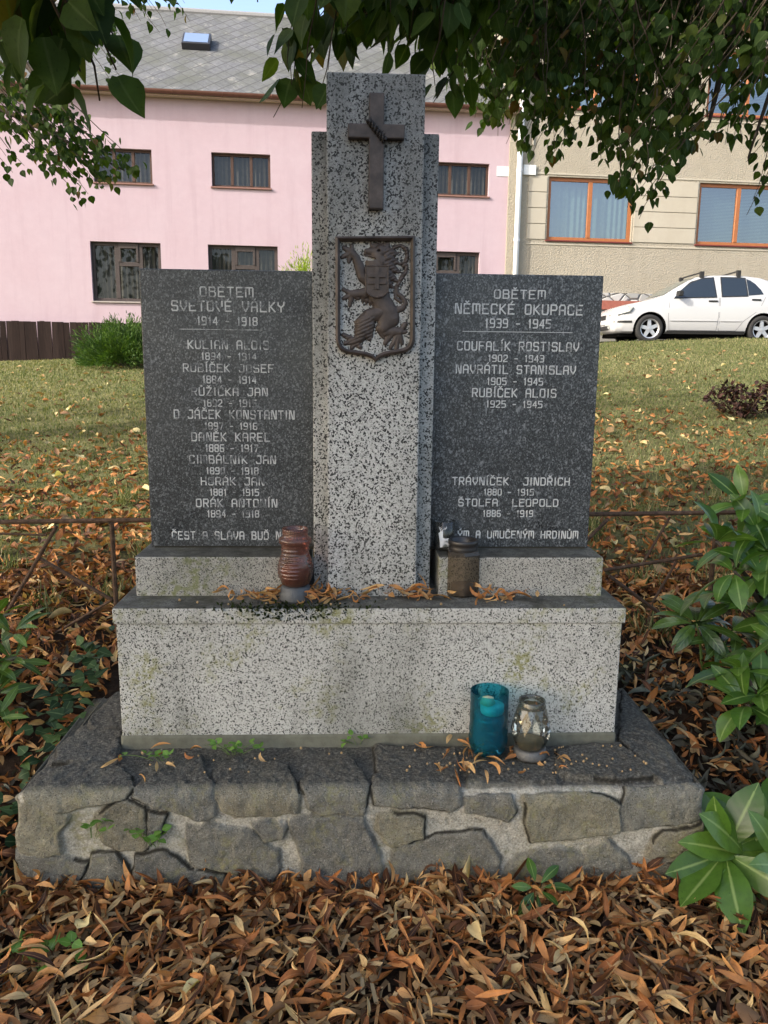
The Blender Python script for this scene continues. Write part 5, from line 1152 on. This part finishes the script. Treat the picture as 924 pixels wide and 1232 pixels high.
for (px, py, lab, n) in ((283, 905, 'bright green weed growing along the foot of the plinth', 11), (431, 893, 'tiny pair of green leaves at the middle of the plinth foot', 3), (198, 912, 'small weed sprouting near the left plinth corner', 5)):
    p = on_z(px, py, HB+.008); seedling(0, 0, lab, n, .022, .035, root=p)
for (px, py, lab, n) in ((190, 1015, 'pale green ivy seedling hanging on the stone base front', 7), (110, 1005, 'small weed with a dry leaf on the left stones', 4)):
    p = on_y(px, py, -.02); seedling(0, 0, lab, n, .026, .03, root=p)
# ivy along the left side of the stone base
n = 150; y = -.08+.83*rng.random(n)**1.3; x = -.85-.13*rng.random(n)**1.6-.10*rng.random(n)*(y < .15); z = ground_z(x, y)+rng.uniform(.0, .09, n)+np.where(x > -.92, .05, 0)
a_ = rng.uniform(0, 6.28, n)
v, f, a = leaf_arrays(np.stack([x, y, z], 1), np.stack([np.cos(a_), np.sin(a_)-.3, rng.normal(-.1, .3, n)], 1), np.stack([rng.normal(-.1, .35, n), rng.normal(-.5, .35, n), np.ones(n)], 1), rng.uniform(.03, .058, n), rng.uniform(.03, .052, n), rng.uniform(-.8, .2, n), rng.uniform(0, .3, n), 0, 'ivy', 5)
tag(np_mesh('ivy', v, f, M_ivy, attrs=a), 'dark ivy creeping along the left side of the stone base', 'ivy', kind='stuff')
n = 260; k_ = rng.integers(0, 14, n); cx = rng.uniform(-2.2, 2.4, 14); cy = rng.uniform(1.0, 2.6, 14); x = cx[k_]+rng.normal(0, .07, n); y = cy[k_]+rng.normal(0, .07, n); kk = ~in_base(x, y); x = x[kk]; y = y[kk]; n = len(x); a_ = rng.uniform(0, 6.28, n)
v, f, a = leaf_arrays(np.stack([x, y, ground_z(x, y)+rng.uniform(.01, .06, n)], 1), np.stack([np.cos(a_), np.sin(a_), rng.normal(.2, .3, n)], 1), np.stack([rng.normal(0, .35, n), rng.normal(-.3, .35, n), np.ones(n)], 1), rng.uniform(.03, .06, n), rng.uniform(.025, .045, n), -.4, .15, 0, 'ovate', 4)
tag(np_mesh('ground_cover', v, f, M_ivy, attrs=a), 'low green ground cover leaves poking through the litter', 'ground cover', kind='stuff')
# grass tufts near the railing
n = 1500; k_ = rng.integers(0, 26, n); cx = np.concatenate([rng.uniform(-2.4, -.9, 13), rng.uniform(.9, 2.4, 13)]); cy = rng.uniform(1.0, 3.0, 26)
x = cx[k_]+rng.normal(0, .04, n); y = cy[k_]+rng.normal(0, .04, n)
v, f, a = leaf_arrays(np.stack([x, y, ground_z(x, y)], 1), np.stack([rng.normal(0, .35, n), rng.normal(0, .35, n), np.ones(n)], 1), rand_dir(n), rng.uniform(.06, .16, n), .005, rng.uniform(.2, 1.2, n), .2, 0, 'needle', 4)
tag(np_mesh('grass_tufts', v, f, M_grass, attrs=a), 'taller grass tufts around the railing', 'grass', kind='stuff')

# juniper, golden conifer and withered bush on the far lawn
def conifer(name, label, cat, root, rx_, rz_, n, mat, L, upw=.5, lob=5):
    t = thing(name, tuple(root), 0, label, cat); d = rand_dir(n, -.25, 1); r_ = rng.random(n)**.35
    lobe = 1+.22*np.sin(np.arctan2(d[:, 1], d[:, 0])*lob+d[:, 2]*6)+.12*np.sin(np.arctan2(d[:, 1], d[:, 0])*11+2)
    P = d*np.array([rx_, rx_, rz_])*(r_*lobe)[:, None]+np.array([0, 0, rz_*.22]); P[:, 2] = np.maximum(P[:, 2], .02)
    D = d+np.array([0, 0, upw])+rng.normal(0, .35, (n, 3)); N = rand_dir(n)
    sh = np.clip(rng.random(n)*.8+.2*r_, 0, 1); v, f, a = leaf_arrays(P, D, N, rng.uniform(L*.6, L*1.2, n), L*.20, rng.uniform(-.5, 1, n), .3, 0, 'needle', 4, sh)
    np_mesh('foliage', v, f, mat, t, a); b = MB()
    for i in range(7): q = rand_dir(1, .2, 1)[0]*np.array([rx_, rx_, rz_])*.7; b.tube(curve_pts((0, 0, -.1), q), np.linspace(.035, .01, 6), 5)
    b.build('stem', M_bark, t); return t
jr = on_ground(155, 441); conifer('juniper_bush', 'low spreading green juniper bush on the lawn behind the left tablet', 'bush', jr, .80, .60, 13000, M_juniper, .085, .25)
gr = dep(372, 420, 16.2); gr[2] = ground_z(gr[0], gr[1]); conifer('golden_conifer', 'yellow green conifer showing above the left tablet beside the pillar', 'conifer', gr, .72, 1.45, 26000, M_golden, .075, .5)
dr = on_ground(893, 503)
t = thing('withered_bush', tuple(dr), 0, 'small withered dark brown bush on the lawn at right', 'bush'); parts = []; b = MB()
for i in range(26):
    q = np.array([rng.normal(.06, .17), rng.normal(0, .12), rng.uniform(.08, .34)]); b.tube(curve_pts((0, 0, -.03), q, (q[0]*.3, 0, .05), 5), np.linspace(.007, .003, 5), 5)
    parts.append(whorl(q, 26, (.04, .075), (.5, .7), elev=(-1, 1), curl=(-2, 2), prof='ovate', rows=4, gap=.01))
    parts[-1][0][:] += np.repeat(rng.normal(0, .03, (26, 3)), 12, 0)
v, f, a = merge(parts); np_mesh('foliage', v, f, M_dead, t, a); b.build('stem', M_twig, t)

# ------------------------------------------------------------------ LINDEN TREES
def twig_leaves(path, n, Lr, hang=.8, side=.05, jitter=.02, rnd=None):
    """leaves set alternately along a twig, blades hanging from short stalks"""
    path = np.array(path); seg = np.linalg.norm(np.diff(path, axis=0), axis=1); cum = np.concatenate([[0], np.cumsum(seg)])/max(seg.sum(), 1e-6)
    ts = np.sort(rng.uniform(.08, 1.0, n)); P = np.stack([np.interp(ts, cum, path[:, i]) for i in range(3)], 1)
    tan = path[-1]-path[0]; tan = tan/np.linalg.norm(tan); sd = np.cross(tan, [0, 0, 1]); sd /= max(np.linalg.norm(sd), 1e-3)
    s = np.where(np.arange(n) % 2, 1, -1)[:, None]*sd[None]
    D = s*.55+tan[None]*.35+np.array([0, 0, -hang])[None]+rng.normal(0, .32, (n, 3)); P = P+s*side*rng.uniform(.2, 1, n)[:, None]+rng.normal(0, jitter, (n, 3))-np.array([0, 0, 1])*side*.3
    N = np.array([0, -.45, .75])[None]+s*.3+rng.normal(0, .45, (n, 3))
    L = rng.uniform(*Lr, n); return leaf_arrays(P, D, N, L, L*rng.uniform(.72, .88, n), rng.uniform(-.7, .35, n), rng.uniform(.02, .35, n), rng.normal(0, .25, n), 'heart', 6, rnd)
def linden(name, label, root, trunk_r, height, crown_c, crown_r, n_shade, sprays, limbs, group='linden trees overhanging the memorial'):
    t = thing(name, tuple(root), 0, label, 'tree', group); R0 = np.array(root, float)
    b = MB(); top = np.array(crown_c)-R0; b.tube([(0, 0, -.2), (.02, .03, .0), tuple(top*np.array([.1, .1, .25])), tuple(top*np.array([.35, .35, .6])), tuple(top*np.array([.8, .8, 1.0])), tuple(top+np.array([.1, 0, height*.2]))], [trunk_r*1.35, trunk_r*1.15, trunk_r, trunk_r*.85, trunk_r*.6, .03], 14)
    b.build('trunk', M_bark, t, smooth=True)
    for (pts, r0, r1) in limbs:
        b = MB(); P = [tuple(np.array(p)-R0) for p in pts]; b.tube(P, np.linspace(r0, r1, len(P)), 8); b.build('branch', M_bark, t, smooth=True)
    parts = []; tw = MB()
    for (path, n, Lr, kw) in sprays:
        pth = np.array(path)-R0; parts.append(twig_leaves(pth, n, Lr, **kw)); tw.tube([tuple(p) for p in pth], np.linspace(.0046, .0016, len(pth)), 4, cap=False)
    # unseen rest of the crown, outside the view, set out for the shade it casts
    d = rand_dir(n_shade); P = np.array(crown_c)+d*np.array(crown_r)*(rng.random(n_shade)**.4)[:, None]
    u, v_, z = project(P); vis = (z > 0) & (u > -260) & (u < 1180) & (v_ > -170) & (v_ < 1300); P = P[~vis]; n = len(P)
    D = rand_dir(n)+np.array([0, 0, -.6]); N = rand_dir(n, 0, 1)+np.array([0, 0, .5]); L = rng.uniform(.13, .24, n)
    parts.append(leaf_arrays(P-R0, D, N, L, L*.85, rng.uniform(-.5, .5, n), .15, 0, 'heart', 4))
    v, f, a = merge(parts); tv = np.array(tw.v); tf = np.array(tw.f); nv = len(v); mi = np.concatenate([np.zeros(len(f), int), np.ones(len(tf), int)])
    np_mesh('crown', np.concatenate([v, tv]), np.concatenate([f, tf+nv]), [M_lime, M_twig], t, {k: np.concatenate([x, np.zeros(len(tv))]) for k, x in a.items()}, mi=mi); return t
def px_path(*pts): return np.array([dep(*p) for p in pts])
def smooth_path(P, n=7):
    P = np.asarray(P); k = np.linspace(0, len(P)-1, n); return np.stack([np.interp(k, np.arange(len(P)), P[:, i]) for i in range(3)], 1)
def droop(tip, dirv, L, up_=.4, n=7):
    """a twig that ends at tip, coming from behind along -dirv, sagging at the end"""
    tip = np.array(tip); dv = np.array(dirv, float); dv /= np.linalg.norm(dv); t = np.linspace(1, 0, n)[:, None]
    return tip-dv*L*t+np.array([0, 0, 1])*up_*L*(t**1.0)*.8+rng.normal(0, .006, (n, 3))
# --- near linden, trunk behind the camera: big leaves hanging in at the top left and over the pillar
near_sp = []
for (px, py, d, dx, n, L) in ((136, 100, 1.22, .6, 7, .085), (120, 132, 1.25, .3, 6, .085), (95, 105, 1.2, .2, 7, .085), (70, 130, 1.3, .1, 6, .08), (60, 62, 1.2, .0, 7, .085), (132, 60, 1.25, .6, 6, .08), (100, 40, 1.15, .3, 8, .085), (28, 40, 1.3, -.2, 7, .08), (112, 28, 1.3, .5, 7, .085), (10, 12, 1.2, -.3, 7, .08), (138, 8, 1.35, .6, 6, .075), (75, 20, 1.3, .2, 8, .08), (45, 95, 1.35, .0, 5, .075)):
    near_sp.append((droop(dep(px, py-14, d), (dx*.5+rng.normal(0, .2), .7, -.3), rng.uniform(.22, .36), .8), n+2, (L*.62, L*1.0), dict(side=.04, hang=1.0)))
for (px, py, d, n, L) in ((271, 8, 1.5, 2, .052), (312, 22, 1.5, 2, .055), (322, 8, 1.6, 3, .05), (240, -8, 1.5, 4, .055)):
    near_sp.append((droop(dep(px, py-10, d), (.1, .6, -.5), .3, .8), n, (L*.9, L*1.05), dict(side=.012, hang=1.4, jitter=.006)))
near_sp.append((droop(dep(330, 138, 2.75), (-.5, .2, -.4), .28, .6), 3, (.10, .115), dict(side=.02, hang=1.2)))
edge = [(350, 118), (362, 138), (372, 110), (345, 95), (385, 130), (360, 70), (375, 60), (395, 95), (410, 66), (440, 62), (470, 64), (500, 70), (520, 110), (525, 132), (540, 118), (512, 95), (420, 40), (450, 38), (380, 30), (370, 12), (400, 15), (430, 10), (470, 25), (500, 30), (355, 55), (352, 130), (533, 90), (490, 50), (350, 40)]
for (px, py) in edge:
    d = rng.uniform(2.55, 3.0); near_sp.append((droop(dep(px, py-12, d), (-abs(rng.normal(.25, .3)), .5, -.4), rng.uniform(.22, .36), .9), rng.integers(4, 8), (.085, .112), dict(side=.04, hang=1.1)))
for i in range(95):
    px = rng.uniform(400, 590); py = rng.uniform(-70, 55); d = rng.uniform(2.6, 3.5); near_sp.append((droop(dep(px, py, d), (-abs(rng.normal(.3, .4)), .5, -.3), rng.uniform(.25, .45), .7), 9, (.08, .11), dict(side=.05)))
for i in range(44):
    px = rng.uniform(-40, 118); py = rng.uniform(-90, 40)-max(0, px-80)*.6; d = rng.uniform(1.2, 1.6); near_sp.append((droop(dep(px, py, d), (rng.normal(0, .5), .5, -.3), rng.uniform(.2, .35), .7), 8, (.05, .08), dict(side=.04)))
r1_ = np.array([-3.9, -2.7, 0.]); f1 = np.array([-3.4, -2.4, 3.2])
limbs = [([f1, (-1.3, -1.0, 2.9), dep(60, -90, 1.5), dep(40, -30, 1.35)], .05, .008), ([f1, (-1.2, -.4, 3.3), dep(300, -170, 2.4), dep(430, -60, 3.0), dep(520, -20, 3.1)], .06, .010), ([f1, (-1.4, -.9, 2.9), dep(150, -120, 1.5), dep(265, -40, 1.6), dep(320, -20, 1.6)], .03, .005), ([f1, (-4.2, -1.4, 4.2), (-4.6, -.6, 5.2)], .08, .03), ([f1, (-3.2, -2.6, 4.4), (-3.0, -3.0, 5.4)], .08, .03)]
linden('linden_tree', 'near linden whose large heart shaped leaves hang over the pillar', r1_, .20, 6, (-4.2, -1.9, 4.5), (2.5, 2.4, 2.1), 9000, near_sp, limbs)
# --- linden on the left: fine leaf sprays before the pink house
left_sp = []
for (px, py) in ((8, 190), (30, 205), (20, 170), (45, 180), (60, 160), (75, 175), (90, 185), (80, 200), (100, 205), (112, 195), (125, 210), (140, 205), (155, 212), (170, 212), (150, 224), (120, 228), (108, 240), (98, 247), (130, 195), (85, 150), (60, 140), (100, 165), (5, 145), (30, 135), (50, 200), (72, 208), (116, 218), (40, 150), (15, 210), (105, 182), (128, 222), (90, 215)):
    d = rng.uniform(4.6, 5.4); left_sp.append((droop(dep(px, py-5, d), (.75, .1, -.35+rng.normal(0, .1)), rng.uniform(.35, .55), .7), rng.integers(22, 32), (.040, .060), dict(side=.06, hang=.9, jitter=.03)))
for i in range(26):
    px = rng.uniform(-20, 150); py = rng.uniform(40, 105) if i < 16 else rng.uniform(-20, 40); d = rng.uniform(5.2, 6.2)
    left_sp.append((droop(dep(px, py, d), (.7, .1, -.3), rng.uniform(.3, .5), .7), rng.integers(6, 11), (.05, .07), dict(side=.06, jitter=.03)))
for (px, py) in ((185, 18), (200, 35), (215, 20), (228, 30), (190, 42), (205, 8), (222, 8), (170, 30), (142, 80), (146, 98), (138, 108)):
    left_sp.append((droop(dep(px, py-4, 5.6), (.6, .1, -.4), .35, .8), 7, (.05, .065), dict(side=.05)))
r2 = np.array([-6.4, 3.6, 0.]); r2[2] = ground_z(-6.4, 3.6); f2 = np.array([-5.8, 3.4, 3.0])
limbs = [([f2, dep(-180, 20, 5.6), dep(0, 40, 5.4), dep(54, 104, 5.1), dep(80, 150, 5.0)], .05, .008), ([f2, dep(-160, 110, 5.4), dep(-20, 120, 5.1), dep(60, 160, 5.0), dep(150, 205, 5.0)], .035, .005), ([f2, dep(-100, -60, 5.8), dep(120, -30, 5.7), dep(215, 5, 5.6)], .04, .005), ([f2, (-6.5, 4.2, 5.0), (-6, 5, 6.2)], .09, .03)]
linden('linden_tree', 'linden at left with fine small leaved sprays before the pink house', r2, .22, 6, (-6.0, 3.4, 5.6), (3.2, 2.8, 2.4), 1100, left_sp, limbs)
# --- linden on the right: a thick mass of foliage before the beige house
right_sp = []
bx_ = [520, 545, 580, 610, 640, 665, 690, 710, 730, 750, 765, 780, 800, 830, 860, 880, 900, 924, 960]; by_ = [85, 130, 160, 170, 195, 215, 190, 165, 225, 262, 268, 240, 200, 130, 105, 190, 210, 120, 160]
for i in range(520):
    px = rng.uniform(510, 970); lim = np.interp(px, bx_, by_); py = lim-(lim+60)*rng.random()**1.15-4; d = rng.uniform(3.4, 5.2)
    if 640 < px < 730 and 150 < py and rng.random() < .35: continue
    if 815 < px < 880 and py > 60 and rng.random() < .6: continue
    right_sp.append((droop(dep(px, py-8, d), (rng.normal(-.35, .45), rng.normal(0, .35), -.45), rng.uniform(.3, .6), .8), rng.integers(11, 18), (.046, .074), dict(side=.055, hang=1.0, jitter=.025)))
for i in range(170):
    px = rng.uniform(510, 970); lim = np.interp(px, bx_, by_)*.55; py = rng.uniform(-80, lim); d = rng.uniform(3.6, 5.2)
    right_sp.append((droop(dep(px, py, d), (rng.normal(-.35, .45), rng.normal(0, .35), -.4), rng.uniform(.3, .55), .8), 16, (.05, .078), dict(side=.06)))
for (px, py) in ((572, 150), (600, 172), (608, 182), (640, 192), (655, 205), (722, 200), (735, 190), (715, 160), (745, 240), (760, 262), (768, 270), (752, 255), (790, 230), (785, 245), (775, 215), (805, 205), (815, 185), (850, 185), (835, 190), (870, 180), (890, 178), (910, 165), (912, 235), (905, 250), (920, 225), (895, 205), (900, 265), (690, 150), (668, 190), (585, 140), (625, 185), (860, 170)):
    right_sp.append((droop(dep(px, py-8, rng.uniform(3.9, 4.6)), (rng.normal(-.4, .3), rng.normal(0, .3), -.5), rng.uniform(.3, .5), .9), 11, (.048, .07), dict(side=.05, hang=1.1, jitter=.015)))
r3 = np.array([4.9, 3.0, 0.]); r3[2] = ground_z(4.9, 3.0); f3 = np.array([4.4, 2.8, 3.4])
limbs = [([f3, dep(1000, -120, 4.2), dep(885, 15, 4.2), dep(868, 85, 4.15), dep(853, 148, 4.1)], .05, .009), ([f3, dep(950, -160, 4.4), dep(790, -40, 4.5), dep(700, 60, 4.4), dep(765, 140, 4.3)], .045, .006), ([f3, dep(900, -190, 4.4), dep(700, -110, 4.3), dep(600, -10, 4.2), dep(640, 80, 4.1), dep(655, 110, 4.1)], .05, .006), ([f3, dep(1010, 0, 4.0), dep(930, 100, 4.1), dep(900, 190, 4.1)], .03, .005), ([f3, (4.6, 3.5, 5.0), (4, 4, 6.4)], .09, .03)]
linden('linden_tree', 'linden at right whose thick foliage hides the upper beige house', r3, .22, 6, (4.3, 2.4, 5.6), (3.3, 2.8, 2.3), 2400, right_sp, limbs)
